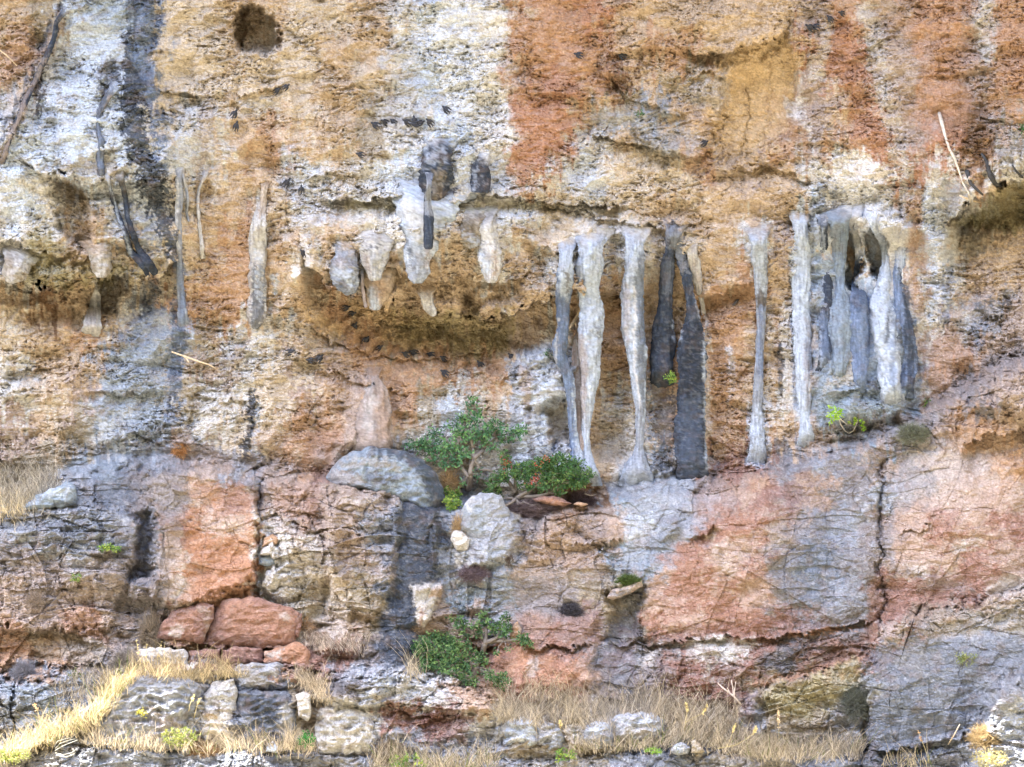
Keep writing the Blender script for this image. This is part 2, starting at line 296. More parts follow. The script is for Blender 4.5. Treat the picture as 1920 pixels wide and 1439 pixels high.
DP = [('S',[(-30,1420,30),(40,1402,26),(100,1372,26),(150,1350,26),(185,1325,26),(215,1290,22),(250,1268,20),(330,1256,18),(430,1256,16)],.26,16,0),
('P',[(1826,760),(1836,712),(1880,694),(2000,680),(2000,760),(1900,780)],.75,16,0),('P',[(1835,1360),(1870,1310),(1910,1280),(2000,1260),(2000,1500),(1840,1470)],.22,12,0),
('S',[(1398,160,3),(1402,210,4),(1396,260,4),(1390,310,3)],-.06,3,0),('S',[(1354,140,5),(1354,220,6),(1352,300,6)],-.16,5,0),('S',[(1440,120,2),(1442,190,3),(1434,260,2)],-.04,3,0),
('P',[(1180,40),(1300,20),(1470,10),(1480,50),(1400,84),(1290,96),(1190,90)],.14,10,0),
('P',[(1790,420),(1850,385),(1940,345),(2040,330),(2040,400),(1900,420),(1810,432)],-.5,16,0),
('P',[(1128,552),(1178,552),(1176,700),(1170,860),(1120,860)],-.22,10,0),('P',[(1210,500),(1240,480),(1290,560),(1270,640),(1215,640)],-.2,10,0),
('P',[(1285,558),(1345,550),(1412,532),(1405,600),(1300,610)],-.16,12,0),
('S',[(1084,462,110),(1084,500,90)],.24,22,0),('S',[(1190,440,56),(1190,480,40)],.26,16,0),('S',[(1262,425,50),(1266,460,40)],.28,14,0),('S',[(1424,440,40),(1424,470,26)],.16,14,0),
('P',[(1525,400),(1700,395),(1705,440),(1530,440)],.25,18,0),('S',[(1546,560,40),(1548,740,60)],.12,16,0),('S',[(1576,590,50),(1578,760,60)],.16,16,0),('S',[(1612,600,40),(1612,780,50)],.14,16,0),('S',[(1664,600,60),(1670,780,60)],.14,16,0),
('S',[(1200,840,30),(1198,880,60)],.16,14,0),('S',[(1297,640,50),(1297,860,60)],.14,14,0),('S',[(1080,850,40),(1090,890,80)],.2,16,0),
('P',[(1530,420),(1600,405),(1700,410),(1725,560),(1715,700),(1700,780),(1530,800)],.22,16,0),
('P',[(444,92),(440,60),(448,12),(480,14),(505,30),(525,70),(528,92),(480,98)],-.9,7,5),
('P',[(455,100),(440,60),(446,12),(460,10),(462,60)],-.25,6,4),
('P',[(100,337),(160,352),(166,400),(166,455),(150,468),(118,430),(104,390)],-.42,10,8),
('P',[(192,522),(226,514),(236,545),(215,580),(180,596),(172,570)],-.6,8,5),
('P',[(1362,150),(1480,62),(1492,160),(1478,250),(1362,312),(1352,230)],-.26,8,6),
('P',[(1362,330),(1478,300),(1470,330),(1440,345),(1380,345)],-.1,8,6),
('P',[(1200,195),(1290,205),(1345,250),(1300,290),(1230,278),(1190,240)],.14,8,8),
('P',[(1290,130),(1350,115),(1372,160),(1350,190),(1300,180)],.14,8,6),
('P',[(870,545),(892,540),(905,570),(890,600),(868,590)],-.4,8,5),
('S',[(255,0,50),(262,150,60),(275,300,70),(310,420,44),(330,510,10)],.14,14,8),
('S',[(115,25,16),(85,100,20),(40,180,22),(8,260,20)],.22,10,5),
('P',[(720,710),(735,790),(742,835),(640,838),(652,760),(668,718),(700,706)],.25,14,6),
('S',[(690,715,20),(680,760,24),(655,830,30)],.08,8,4),
('P',[(950,672),(1040,645),(1075,760),(1075,880),(955,880),(958,760)],.22,10,7),
('P',[(1020,760),(1058,745),(1072,820),(1030,838)],-.35,6,5),('S',[(1035,775,14),(990,768,10)],-.12,6,4),
('S',[(1245,700,60),(1240,760,55),(1235,860,60)],.15,10,6),
('P',[(1530,560),(1540,430),(1560,400),(1700,400),(1720,560),(1715,700),(1700,790),(1530,810)],.10,30,10),
('P',[(1582,430),(1600,420),(1612,470),(1612,520),(1600,545),(1588,535),(1580,480)],-.7,6,3),
('P',[(1620,440),(1640,430),(1658,450),(1660,480),(1650,520),(1636,518),(1624,480)],-.7,6,3),
('S',[(1500,420,30),(1500,560,36),(1505,700,30),(1512,810,26)],.12,10,5),('S',[(1475,580,26),(1480,700,20)],.1,8,5),
('P',[(275,885),(400,868),(478,900),(492,1000),(480,1090),(330,1142),(284,1120),(290,1000)],.32,12,6),
('P',[(262,962),(288,958),(284,1020),(272,1085),(240,1088),(255,1030)],-.2,10,4),
('P',[(-60,960),(130,945),(258,965),(250,1030),(240,1090),(200,1180),(60,1178),(-60,1172)],.18,8,5),
('P',[(240,1092),(270,1088),(296,1092),(290,1125),(250,1125)],.25,6,3),
('P',[(495,905),(615,905),(640,1000),(600,1130),(560,1160),(500,1110),(492,1000)],.12,10,6),
('P',[(615,912),(755,908),(748,1000),(735,1100),(700,1160),(620,1150),(610,1000)],.22,10,7),
('S',[(485,880,5),(487,960,6),(482,1040,7),(480,1125,5)],-.16,5,5),('S',[(505,1010,10),(520,1050,12),(505,1110,10)],.1,5,4),
('S',[(790,930,90),(785,1040,90),(765,1120,80),(740,1240,70)],.22,34,8),('S',[(815,960,10),(812,1060,10)],.12,6,5),
('P',[(772,1100),(828,1095),(820,1130),(792,1180),(780,1165)],.16,7,4),
('P',[(850,940),(960,930),(975,1000),(960,1050),(880,1062),(850,1010)],.2,12,6),
('P',[(690,1170),(640,1160),(570,1190),(600,1225),(700,1225)],.16,10,6),
('S',[(1655,870,5),(1650,1000,6),(1654,1150,6),(1640,1232,7),(1625,1300,8),(1622,1380,9),(1618,1460,9)],-.12,5,4),
('P',[(1640,1175),(1700,1162),(1770,1140),(1840,1130),(1900,1112),(2100,1060),(2400,1500),(1700,1600),(1622,1500),(1626,1300)],.34,8,4),
('P',[(1385,1330),(1450,1285),(1600,1238),(1636,1240),(1618,1400),(1385,1400)],.22,9,4),
('P',[(1140,1110),(1205,1085),(1195,1150),(1205,1205),(1130,1200),(1150,1150)],-.22,10,5),('P',[(1140,1095),(1205,1085),(1190,1110),(1150,1118)],.3,8,4),
('P',[(1200,1120),(1300,1000),(1480,880),(1640,830),(1650,1150),(1200,1190)],.10,20,8),
('P',[(1800,760),(1860,700),(2000,680),(2100,900),(1880,880)],.35,50,8),
('P',[(990,1150),(1115,1160),(1110,1205),(980,1210)],.14,16,6),('P',[(930,1225),(1110,1220),(1115,1290),(960,1300)],.12,16,6),
('P',[(1860,1290),(1940,1260),(2100,1500),(1810,1500)],.5,30,6),
('P',[(600,1250),(740,1250),(860,1268),(935,1305),(930,1345),(780,1330),(620,1320)],.16,14,6),
('S',[(27,1265,4),(22,1400,4)],-.2,4,3),
('P',[(40,-60),(95,-60),(100,20),(60,130),(0,120),(-60,60)],-.1,20,8)]
def relief(px, py, fine=True):
    """protrusion in metres at wall coordinates"""
    o = .8+1.6*(macro(px+14*pn(px/50, py/50, 3), py+14*pn(px/50, py/50, 4))-.8)
    t1 = py-yline(C1, px)-14*fbm(px/30, py/26, 5, 3); t2 = py-yline(C2, px)-17*fbm(px/24, py/15, 6, 4, .6); t3 = py-yline(C3, px)-11*fbm(px/16, py/9, 8, 4, .6)
    o = o+.75*ss(-4, 46, t1)+.75*np.clip(t1/420, 0, 1)+.55*ss(-3, 30, t2)+.35*np.clip(t2/140, 0, 1)+.22*ss(-2, 12, t3)
    wx = px+13*fbm(px/30, py/30, 41, 4, .6); wy = py+13*fbm(px/30, py/30, 42, 4, .6)
    for kind, pts, amt, edge, _ in DP:
        x0, x1, y0, y1 = bbox(pts, edge+10)
        i = np.nonzero((px > x0) & (px < x1) & (py > y0) & (py < y1))
        if not len(i[0]): continue
        d = segdist(wx[i], wy[i], pts)[0] if kind == 'S' else polysdf(wx[i], wy[i], pts)
        o[i] += amt*(1.5 if pts[0][1] > 860 else 1)*ss(edge, -edge, d)
    for pts, A, W in LIPS:
        x0, x1 = pts[0][0], pts[-1][0]
        if x1 < x0: pts = pts[::-1]; x0, x1 = x1, x0
        ys = [p[1] for p in pts]
        i = np.nonzero((px > x0) & (px < x1) & (py > min(ys)-30) & (py < max(ys)+W*2+20))
        if not len(i[0]): continue
        q = px[i]; t = wy[i]+3*pn(q/6, py[i]/9, 9)+min(16, W*.32)*fbm(q/24, py[i]/30, 19, 3, .6)-yline(pts, wx[i])
        fade = ss(0, 30, q-x0)*ss(0, 30, x1-q)
        o[i] += 1.7*A*fade*(.35*ss(-W, 0, t)*(t < 0)+(t >= 0)*(.35-ss(0, 3, t)*1.0)*ss(W*1.6, W*.2, t))
    up = ss(10, -10, t1); lo = 1-up
    # bedding: broken saw-tooth ledges, proud at their lower edge
    rough = .28+.60*ss(-.25, .25, fbm(px/120, py/80, 50, 3))
    smo = smooth_zone(px, py); rough = rough*(1-.75*smo)
    for per, A, s in ((52, .18, 51), (25, .13, 52), (12, .075, 53), (6.5, .05, 54)):
        ph = py/per+1.3*fbm(px/(per*3.0), py/(per*2.2), s, 3)+.5*np.floor(2.2*pn(px/(per*2.1), py/(per*1.1), s+20))
        saw = ph-np.floor(ph)
        am = ss(-.18, .36, pn(px/(per*2.4), py/(per*1.2), s+40))
        o = o+A*am*rough*(up+.42*lo)*(saw**1.5*ss(1, .90, saw)-.4)
    rd = (.5-np.abs(fbm(px/110, py/90, 56, 2, .4)))*.36+(.5-np.abs(fbm(px/44, py/32, 57, 2, .4)))*.12
    o = o+rd*(up+.45*lo)*(1-.7*smo)
    # angular crags: cellular facets
    lo_ = lo
    for sc, A, s in ((210, .2, 59), (110, .2, 60), (46, .15, 61), (20, .10, 62), (9, .055, 63)):
        x_ = px/(sc*1.35)+.6*F2(px, py, sc, s); y_ = py/(sc*.8)+.6*F2(px, py, sc, s+3)
        d1, d2, idd = worley(x_.astype(f4), y_.astype(f4), s)
        h = (_GX[idd]*(x_-np.floor(x_)-.5)+_GY[(idd*7) & 511]*(y_-np.floor(y_)-.5))
        o = o+A*(rough*.7*up+lo*(.85-.55*smo))*(h*(.35+(.35*lo if sc > 40 else 0))+.45*_GX[(idd*3) & 511]*ss(0, .12, d2-d1)-.20*ss(.07, .0, d2-d1)*ss(.0, .35, pn(px/sc/2, py/sc/2, s+9)))
    # pits and crumbly surface
    p1 = pn(px/9, py/6, 71); p2 = pn(px/4.6, py/3.2, 72)
    o = o-up*.07*rough*ss(.26, .36, p1)-.035*rough*ss(.24, .36, p2)*(up+.5*lo)+.03*fbm(px/16, py/9, 73, 4, .6)*(1-.5*smo)+.11*fbm(px/70, py/60, 74, 3)
    return o
SMOOTH = [[(1200,1100),(1290,950),(1470,870),(1640,830),(1655,1185),(1200,1200)],[(1660,870),(1980,760),(1980,1080),(1840,1120),(1665,1150)],[(960,1060),(1130,1070),(1120,1290),(930,1290),(940,1150)],[(1640,1210),(1780,1180),(1980,1170),(1980,1300),(1850,1370),(1626,1440)],[(1362,150),(1478,62),(1492,160),(1478,250),(1362,312)],[(1530,450),(1720,450),(1720,700),(1530,720)],[(1130,905),(1300,884),(1270,960),(1190,1090),(1130,1000)],
[(1460,870),(1640,830),(1650,1170),(1450,1170)],[(110,870),(210,845),(330,845),(490,875),(480,1090),(330,1142),(280,1100),(200,940)],[(750,900),(840,910),(850,1080),(780,1245),(705,1240),(740,1090)],
[(640,830),(650,720),(735,705),(745,835)],[(560,570),(640,610),(830,665),(700,665),(600,640)],[(850,930),(965,930),(960,1060),(870,1060)],[(1140,1110),(1200,1085),(1190,1300),(1120,1300)]]
def smooth_zone(px, py):
    m = np.zeros_like(px)
    for P in SMOOTH:
        x0, x1, y0, y1 = bbox(P, 40); i = np.nonzero((px > x0) & (px < x1) & (py > y0) & (py < y1))
        if len(i[0]): m[i] = np.maximum(m[i], ss(22, -18, polysdf(px[i], py[i], P)))
    return m
def F2(px, py, sc, s): return pn(px/(sc*1.5), py/(sc*1.5), s+5)
# ---------------------------------------------------------------- stains, streaks and one painted cleft shade on the wall (photo cm on the wall plane)
OPS = [
('P',[(70,90),(230,60),(236,200),(330,290),(330,440),(210,430),(170,330),(80,290),(-40,330),(-40,160),(40,180)],'W',.6,20,14,9),('P',[(-40,330),(100,340),(110,430),(-40,480)],'w',.5,14,14,9),('P',[(330,190),(400,180),(400,330),(330,340)],'W',.45,14,12,9),
('P',[(1520,470),(1600,540),(1700,500),(1724,640),(1716,785),(1530,805),(1526,640)],'e',.9,8,8,3),('P',[(1490,400),(1700,390),(1720,480),(1500,480)],'W',.6,14,12,8),

('P',[(1020,462),(1130,455),(1140,510),(1030,520)],'V',.8,8,8,8),('P',[(1165,440),(1215,438),(1215,500),(1168,500)],'V',.75,7,8,8),('P',[(1400,440),(1442,440),(1440,490),(1406,490)],'V',.6,6,8,8),

('S',[(262,-40,60),(262,60,62),(258,110,50),(256,170,70),(262,240,66),(275,300,56),(300,380,52),(318,450,34),(330,505,12)],'d',.88,5,10,12),
('S',[(285,-40,36),(278,40,40),(262,90,40),(285,150,26),(290,230,16),(300,300,18)],'B',.75,8,10,4),
('S',[(270,200,10),(278,240,12),(290,280,8)],'w',.8,3,8,10),('S',[(312,330,6),(318,400,5)],'w',.7,3,8,8),
('S',[(212,120,26),(200,150,22),(190,190,14)],'G',.85,6,10,8),
('S',[(115,8,8),(105,50,12),(88,85,10)],'D',.9,3,4,2),('S',[(90,40,8),(88,70,12),(72,110,14),(55,140,9),(30,200,8),(8,240,8),(-20,300,10)],'d',.8,4,5,2),
('S',[(118,30,14),(88,100,20),(60,160,18),(30,230,20),(0,300,16)],'p',.7,5,6,3),('S',[(72,130,12),(70,170,16),(76,210,12)],'D',.85,4,10,9),
('P',[(0,80),(60,40),(70,90),(30,150),(0,170)],'O',.5,14,14,8),
('S',[(170,0,50),(210,20,70)],'e',.6,14,14,6),
('P',[(205,300),(250,320),(230,345),(140,335),(100,300),(130,290)],'n',.7,12,12,8),
('P',[(100,337),(160,352),(166,400),(166,455),(140,470),(110,400)],'b',.35,10,8,4),
('P',[(20,350),(60,345),(70,400),(40,430),(16,400)],'W',.7,8,8,5),
('P',[(60,430),(160,480),(250,500),(300,480),(290,520),(180,525),(100,545),(40,535)],'l',.6,16,12,8),
('P',[(170,590),(235,530),(240,560),(200,600)],'t',.6,8,8,4),
('S',[(390,180,20),(385,240,30),(375,300,22),(370,330,8)],'p',.6,10,10,6),('S',[(400,200,10),(404,280,8)],'m',.5,6,6,4),
('P',[(465,100),(560,100),(540,150),(470,190),(440,180)],'c',.7,12,10,5),('P',[(360,60),(430,60),(420,170),(350,170)],'c',.5,14,12,6),
('P',[(450,200),(510,195),(530,230),(450,235)],'w',.7,10,8,5),
('P',[(500,330),(535,300),(530,250),(480,260),(470,320)],'o',.6,14,12,7),
('S',[(488,360,8),(492,400,26),(486,460,34)],'w',.8,5,8,5),('S',[(508,340,10),(500,400,14)],'t',.7,4,6,4),
('P',[(530,280),(620,300),(660,380),(650,430),(560,440),(530,360)],'W',.55,16,16,10),
('P',[(735,60),(800,60),(800,250),(740,260),(720,150)],'g',.45,16,14,9),
('P',[(800,-40),(880,-40),(945,-40),(950,100),(950,260),(900,290),(830,230),(800,100)],'x',.45,8,12,9),
('P',[(700,-40),(740,-40),(730,60),(720,200),(700,200)],'t',.5,12,10,6),
('P',[(955,-40),(1090,-40),(1090,100),(1085,200),(1060,330),(975,320),(945,220),(958,100)],'O',.42,12,14,12),
('P',[(955,200),(1060,230),(1055,330),(980,320)],'O',.5,10,12,10),('P',[(975,320),(992,320),(990,350),(976,350)],'O',.7,5,5,4),
('P',[(1080,-20),(1180,-20),(1180,140),(1120,190),(1090,120)],'O',.3,18,16,9),
('P',[(990,10),(1010,20),(1000,40),(985,30)],'w',.5,5,5,4),
('P',[(1060,270),(1110,280),(1120,360),(1070,360)],'W',.6,10,10,8),
('P',[(700,290),(770,290),(830,260),(900,290),(960,300),(960,360),(860,350),(800,360),(720,360)],'W',.55,10,14,9),
('S',[(836,275,10),(838,310,14),(842,340,18),(838,365,16)],'d',.9,3,6,8),('P',[(790,330),(805,312),(845,335),(842,370),(815,400),(795,372)],'d',.72,6,6,10),
('P',[(886,300),(905,300),(910,330),(920,360),(888,366),(884,330)],'d',.75,5,6,10),('S',[(898,290,10),(905,310,12)],'k',.7,3,4,4),
('P',[(640,378),(780,380),(1000,380),(1050,390),(1000,395),(780,396),(640,392)],'l',.55,6,6,4),
('P',[(870,400),(905,395),(915,440),(880,470),(868,440)],'k',.6,8,8,8),
('P',[(720,395),(770,395),(785,440),(800,480),(780,500),(760,460),(730,430)],'x',.6,8,8,6),
('P',[(920,400),(1010,395),(1010,440),(940,450)],'W',.5,12,12,9),
('P',[(640,480),(700,470),(700,530),(660,550),(625,540),(630,500)],'g',.6,8,8,12),('P',[(845,400),(870,430),(880,500),(850,540),(800,560),(700,560),(700,500),(820,480)],'t',.5,14,12,6),
('P',[(640,560),(760,590),(830,620),(830,665),(760,662),(690,610)],'y',.75,12,8,4),('P',[(830,600),(960,600),(940,650),(830,665)],'l',.55,14,12,5),
('P',[(720,600),(760,590),(820,600),(850,640),(780,650)],'l',.5,12,10,4),
('P',[(560,570),(640,610),(640,640),(600,620),(560,600)],'y',.7,7,6,3),('S',[(545,590,14),(538,640,8)],'W',.7,5,5,4),('S',[(514,520,12),(516,545,14)],'W',.8,4,5,4),('S',[(556,508,18),(552,520,10)],'x',.9,3,3,4),
('P',[(500,590),(560,590),(640,630),(620,660),(560,640),(510,610)],'n',.6,8,8,6),
('P',[(520,620),(560,640),(600,670),(560,680),(520,650)],'y',.5,8,8,4),
('P',[(600,660),(700,690),(740,690),(780,800),(740,835),(640,830),(560,760),(600,720)],'o',.35,18,14,8),
('S',[(640,640,4),(634,660,12),(640,690,18),(665,710,18),(668,780,20),(655,830,34)],'p',.75,6,8,4),
('P',[(675,712),(705,706),(722,720),(735,790),(742,832),(690,835),(680,770)],'p',.55,6,6,4),('P',[(640,740),(680,730),(690,820),(640,830)],'p',.6,8,8,5),
('S',[(500,480,60),(560,440,40)],'o',.3,16,12,8),
('S',[(338,500,14),(336,540,16),(342,590,22),(334,640,34),(330,690,30),(324,740,26),(318,790,18)],'B',.8,6,8,6),
('S',[(334,540,8),(336,600,18),(334,650,24),(330,700,20),(322,745,16)],'d',.72,4,8,8),('S',[(352,590,6),(356,640,10)],'W',.5,4,6,6),
('P',[(255,600),(292,540),(300,560),(290,620),(262,660),(200,690),(180,720),(200,650)],'B',.5,12,12,9),('S',[(290,545,14),(278,560,14),(266,600,8)],'d',.75,4,5,6),
('P',[(190,650),(320,620),(320,760),(300,830),(180,860),(160,760),(180,700)],'e',.55,20,16,10),
('S',[(462,630,8),(448,660,14),(438,700,22),(425,730,14)],'p',.7,6,8,5),('S',[(440,640,30),(420,690,20)],'B',.3,10,8,5),
('S',[(478,740,12),(474,770,20),(472,800,18),(462,830,20),(458,862,18)],'d',.9,3,7,8),('S',[(486,760,8),(484,810,8),(474,850,8)],'W',.6,4,6,8),
('P',[(500,800),(610,800),(620,870),(500,875)],'o',.4,20,14,9),('P',[(560,820),(620,800),(640,870),(560,880)],'r',.4,18,12,6),
('P',[(400,500),(470,500),(460,560),(400,640),(350,600),(350,520)],'o',.5,16,12,9),('S',[(395,470,16),(395,540,14)],'O',.35,6,8,6),
('P',[(820,750),(860,745),(870,790),(830,800)],'W',.8,6,7,6),('S',[(830,800,26),(820,830,22)],'W',.5,10,8,6),
('P',[(950,672),(1010,648),(1078,648),(1078,885),(955,885),(958,760)],'V',.8,7,8,6),
('S',[(962,680,14),(962,720,16),(968,780,18),(960,860,22)],'g',.75,4,5,5),('S',[(964,690,10),(966,715,9)],'D',.7,3,4,6),
('P',[(975,680),(1000,700),(1000,750),(980,760),(972,700)],'p',.7,6,6,4),('S',[(1020,680,20),(1024,740,16),(1010,850,18)],'W',.7,6,6,6),('S',[(1036,660,8),(1028,700,6)],'G',.6,4,5,6),
('S',[(990,760,10),(992,820,8),(1000,860,10)],'k',.6,4,5,7),('S',[(1010,790,6),(1012,830,6)],'d',.7,3,4,6),('P',[(1025,765),(1060,760),(1070,830),(1030,830)],'n',.7,6,5,3),
('P',[(1030,470),(1125,465),(1130,520),(1040,520)],'w',.8,8,8,5),
('P',[(1130,560),(1175,556),(1175,700),(1130,700)],'o',.55,10,8,5),('P',[(1120,770),(1190,770),(1180,870),(1110,880)],'c',.6,12,10,6),
('P',[(1160,430),(1310,430),(1310,500),(1230,520),(1160,500)],'w',.6,12,12,9),
('S',[(1262,425,22),(1262,470,24)],'d',.8,4,6,9),
('P',[(1220,700),(1262,690),(1270,884),(1226,884),(1215,760)],'d',.75,7,8,14),('S',[(1212,700,20),(1210,780,24),(1215,860,24)],'W',.5,8,8,8),
('P',[(1300,560),(1390,540),(1400,640),(1380,700),(1300,690)],'o',.75,10,10,6),('P',[(1320,600),(1330,590),(1332,880),(1318,880)],'w',.7,5,6,6),
('S',[(1366,660,14),(1372,700,10),(1370,760,8)],'W',.6,4,6,6),('P',[(1335,700),(1400,700),(1395,860),(1330,870)],'o',.5,12,12,9),
('S',[(1425,760,34),(1420,860,34)],'W',.75,5,7,6),('S',[(1440,560,14),(1446,650,10),(1436,740,12)],'w',.5,5,6,5),
('P',[(1362,150),(1478,62),(1490,160),(1476,250),(1362,305),(1356,230)],'y',.6,7,8,6),('P',[(1362,320),(1478,300),(1470,330),(1380,345)],'y',.6,8,8,4),
('P',[(1355,280),(1400,270),(1390,320),(1350,330)],'p',.5,10,8,5),
('P',[(1300,125),(1365,125),(1370,190),(1320,250),(1290,200)],'g',.5,10,10,10),('P',[(1180,225),(1260,250),(1330,260),(1330,275),(1240,272),(1180,258)],'g',.55,8,8,9),
('P',[(1270,205),(1340,210),(1345,265),(1300,255)],'o',.4,10,8,6),('P',[(1310,280),(1340,280),(1340,350),(1320,345)],'O',.6,5,7,4),('P',[(1290,270),(1330,290),(1320,330),(1280,310)],'O',.5,8,8,6),
('P',[(1080,200),(1120,205),(1190,230),(1180,260),(1120,245)],'e',.5,8,9,10),
('P',[(1390,-30),(1480,-30),(1478,60),(1400,80)],'t',.4,14,12,8),
('P',[(1490,0),(1560,0),(1555,40),(1500,60)],'p',.6,10,10,9),
('P',[(1560,20),(1600,20),(1640,120),(1640,260),(1600,260),(1590,150),(1555,120)],'O',.7,8,10,7),('P',[(1610,230),(1650,230),(1680,310),(1660,320),(1620,270)],'O',.6,8,8,7),
('P',[(1525,60),(1560,40),(1560,120),(1565,150),(1525,150)],'w',.6,8,8,5),
('S',[(1620,20,30),(1640,90,34),(1660,180,44),(1680,260,34),(1690,330,22)],'w',.62,7,12,12),('S',[(1690,20,40),(1690,120,50),(1695,200,36)],'p',.5,10,14,12),
('S',[(1845,-30,50),(1846,60,34),(1848,110,20)],'w',.8,7,7,8),
('P',[(1710,-40),(1810,-40),(1830,80),(1810,250),(1760,300),(1720,200)],'O',.5,16,16,9),('P',[(1860,0),(1960,0),(1960,180),(1880,180)],'O',.45,20,14,9),
('P',[(1780,150),(1850,160),(1850,280),(1790,280)],'b',.3,20,14,9),
('P',[(1850,220),(1940,220),(1940,300),(1870,320)],'g',.4,14,12,12),
('S',[(1500,130,14),(1498,200,16),(1520,260,16)],'w',.5,6,8,10),('P',[(1470,190),(1510,185),(1500,220),(1475,215)],'x',.5,6,6,6),
('P',[(1570,280),(1640,290),(1660,350),(1640,410),(1580,410),(1570,340)],'x',.75,10,12,9),('P',[(1525,370),(1590,370),(1600,420),(1560,450),(1525,420)],'G',.65,8,10,12),
('S',[(1660,360,30),(1670,420,40),(1670,520,44),(1660,640,40)],'w',.75,6,8,4),('S',[(1700,300,14),(1700,420,16),(1706,500,16)],'w',.6,6,8,8),
('S',[(1712,380,18),(1716,480,20),(1720,560,16)],'o',.6,6,8,6),('S',[(1500,430,34),(1502,540,38),(1506,640,40),(1505,740,28),(1512,815,24)],'W',.85,5,7,4),
('S',[(1526,600,14),(1524,720,16),(1522,800,14)],'p',.6,4,6,5),('S',[(1476,570,20),(1474,640,26),(1480,720,18)],'w',.8,5,7,6),('S',[(1487,600,12),(1488,680,12),(1492,760,8)],'B',.7,4,6,4),
('S',[(1462,650,10),(1466,700,8),(1464,740,6)],'d',.8,3,5,4),
('P',[(1540,560),(1700,560),(1715,640),(1715,780),(1680,790),(1560,790),(1535,800),(1532,680)],'e',.80,10,10,6),
('P',[(1690,540),(1702,530),(1712,600),(1720,700),(1700,740),(1686,640)],'d',.85,4,6,3),('S',[(1670,570,4),(1662,620,14),(1660,640,10)],'d',.8,3,5,3),('S',[(1685,540,12),(1678,640,16),(1672,700,14)],'B',.7,5,6,4),
('P',[(1598,555),(1632,555),(1642,620),(1640,740),(1605,760),(1598,640)],'B',.7,8,8,5),('P',[(1540,560),(1562,560),(1560,660),(1552,700),(1532,690)],'B',.7,6,8,5),
('P',[(1565,690),(1598,640),(1600,720),(1560,740)],'c',.5,8,8,7),
('S',[(1740,360,20),(1745,450,20),(1750,540,18),(1745,600,14)],'W',.75,6,8,8),('S',[(1776,500,14),(1776,560,20),(1780,600,20)],'B',.6,5,8,6),('S',[(1760,400,40),(1770,480,30)],'e',.4,8,8,8),
('P',[(1770,425),(1850,375),(1930,335),(1980,400),(1900,430),(1790,436)],'l',.7,8,6,4),('P',[(1770,330),(1812,350),(1800,400),(1775,422),(1765,380)],'g',.6,6,7,12),
('S',[(1775,424,5),(1800,405,6),(1812,395,4)],'D',.8,3,3,4),
('P',[(1800,560),(1900,555),(1880,600),(1810,640),(1790,600)],'e',.5,12,12,10),('S',[(1835,580,16),(1850,570,14)],'d',.6,4,6,8),('S',[(1885,570,14),(1895,566,12)],'D',.6,4,5,6),
('P',[(1820,600),(1850,590),(1850,640),(1825,660)],'B',.5,8,8,9),
('P',[(1740,640),(1790,620),(1830,680),(1740,760),(1720,700)],'O',.35,14,14,12),
('P',[(1720,770),(1830,690),(1920,650),(1960,640),(1960,690),(1860,720),(1800,760),(1740,810),(1600,830),(1480,860),(1500,850),(1640,795)],'m',.8,8,9,6),
('P',[(1790,790),(1920,770),(1960,900),(1850,880),(1800,850)],'o',.4,20,14,9),('P',[(1700,830),(1830,860),(1900,900),(1780,980),(1680,900)],'w',.22,20,16,12),
# terrace
('P',[(1470,860),(1640,825),(1650,900),(1600,1000),(1640,1100),(1600,1180),(1500,1190),(1440,1130),(1450,1000),(1480,900)],'G',.42,38,20,12),
('P',[(1530,950),(1600,960),(1570,1100),(1480,1120),(1490,1020)],'B',.25,40,20,6),
('P',[(1600,1060),(1650,1060),(1648,1160),(1560,1170)],'k',.25,16,14,8),
('P',[(1130,905),(1300,884),(1300,920),(1270,960),(1240,1010),(1190,1090),(1160,1060),(1190,1000),(1170,940)],'g',.75,8,10,7),('P',[(1230,985),(1290,990),(1250,1050),(1215,1060)],'G',.4,10,10,6),
('P',[(1160,960),(1220,960),(1230,1000),(1180,1010)],'W',.5,8,8,10),
('P',[(1280,930),(1420,890),(1470,890),(1400,990),(1300,1000)],'O',.3,16,12,10),('P',[(1290,1010),(1345,985),(1352,995),(1320,1025),(1295,1020)],'R',.8,4,4,3),('P',[(1318,1010),(1350,985),(1340,1012)],'c',.6,4,4,3),
('P',[(1420,930),(1460,900),(1460,930),(1430,955),(1395,960)],'r',.8,5,5,3),('P',[(1400,900),(1450,895),(1440,915),(1405,920)],'o',.6,5,5,5),
('P',[(1200,1090),(1300,1020),(1440,960),(1450,1130),(1420,1190),(1200,1190)],'O',.33,20,14,10),
('P',[(1340,1020),(1430,1000),(1430,1060),(1340,1100)],'w',.3,14,14,12),('P',[(1200,1180),(1440,1150),(1560,1170),(1560,1182),(1460,1196),(1320,1200),(1200,1206)],'R',.45,8,8,8),
('P',[(1280,1210),(1400,1205),(1390,1240),(1290,1245)],'w',.6,8,10,12),('P',[(1190,1215),(1235,1210),(1225,1250),(1190,1255)],'w',.7,6,8,6),
('P',[(1420,1205),(1640,1165),(1635,1235),(1500,1275),(1410,1290)],'k',.35,14,14,10),('P',[(1430,1215),(1500,1205),(1500,1250),(1430,1260)],'d',.55,10,12,10),
('S',[(1480,1190,6),(1560,1184,8),(1600,1175,4)],'O',.8,4,6,6),('S',[(1410,1285,10),(1500,1265,10),(1560,1248,8),(1620,1235,4)],'O',.7,5,6,6),
('P',[(1240,1250),(1410,1250),(1400,1330),(1300,1330),(1240,1290)],'R',.45,16,12,10),('P',[(1390,1300),(1440,1300),(1400,1350),(1380,1400)],'R',.5,8,8,8),
('P',[(1445,1290),(1600,1240),(1622,1250),(1615,1330),(1500,1340),(1440,1330)],'l',.65,12,12,8),('P',[(1500,1340),(1600,1330),(1615,1390),(1500,1390)],'k',.35,12,10,14),
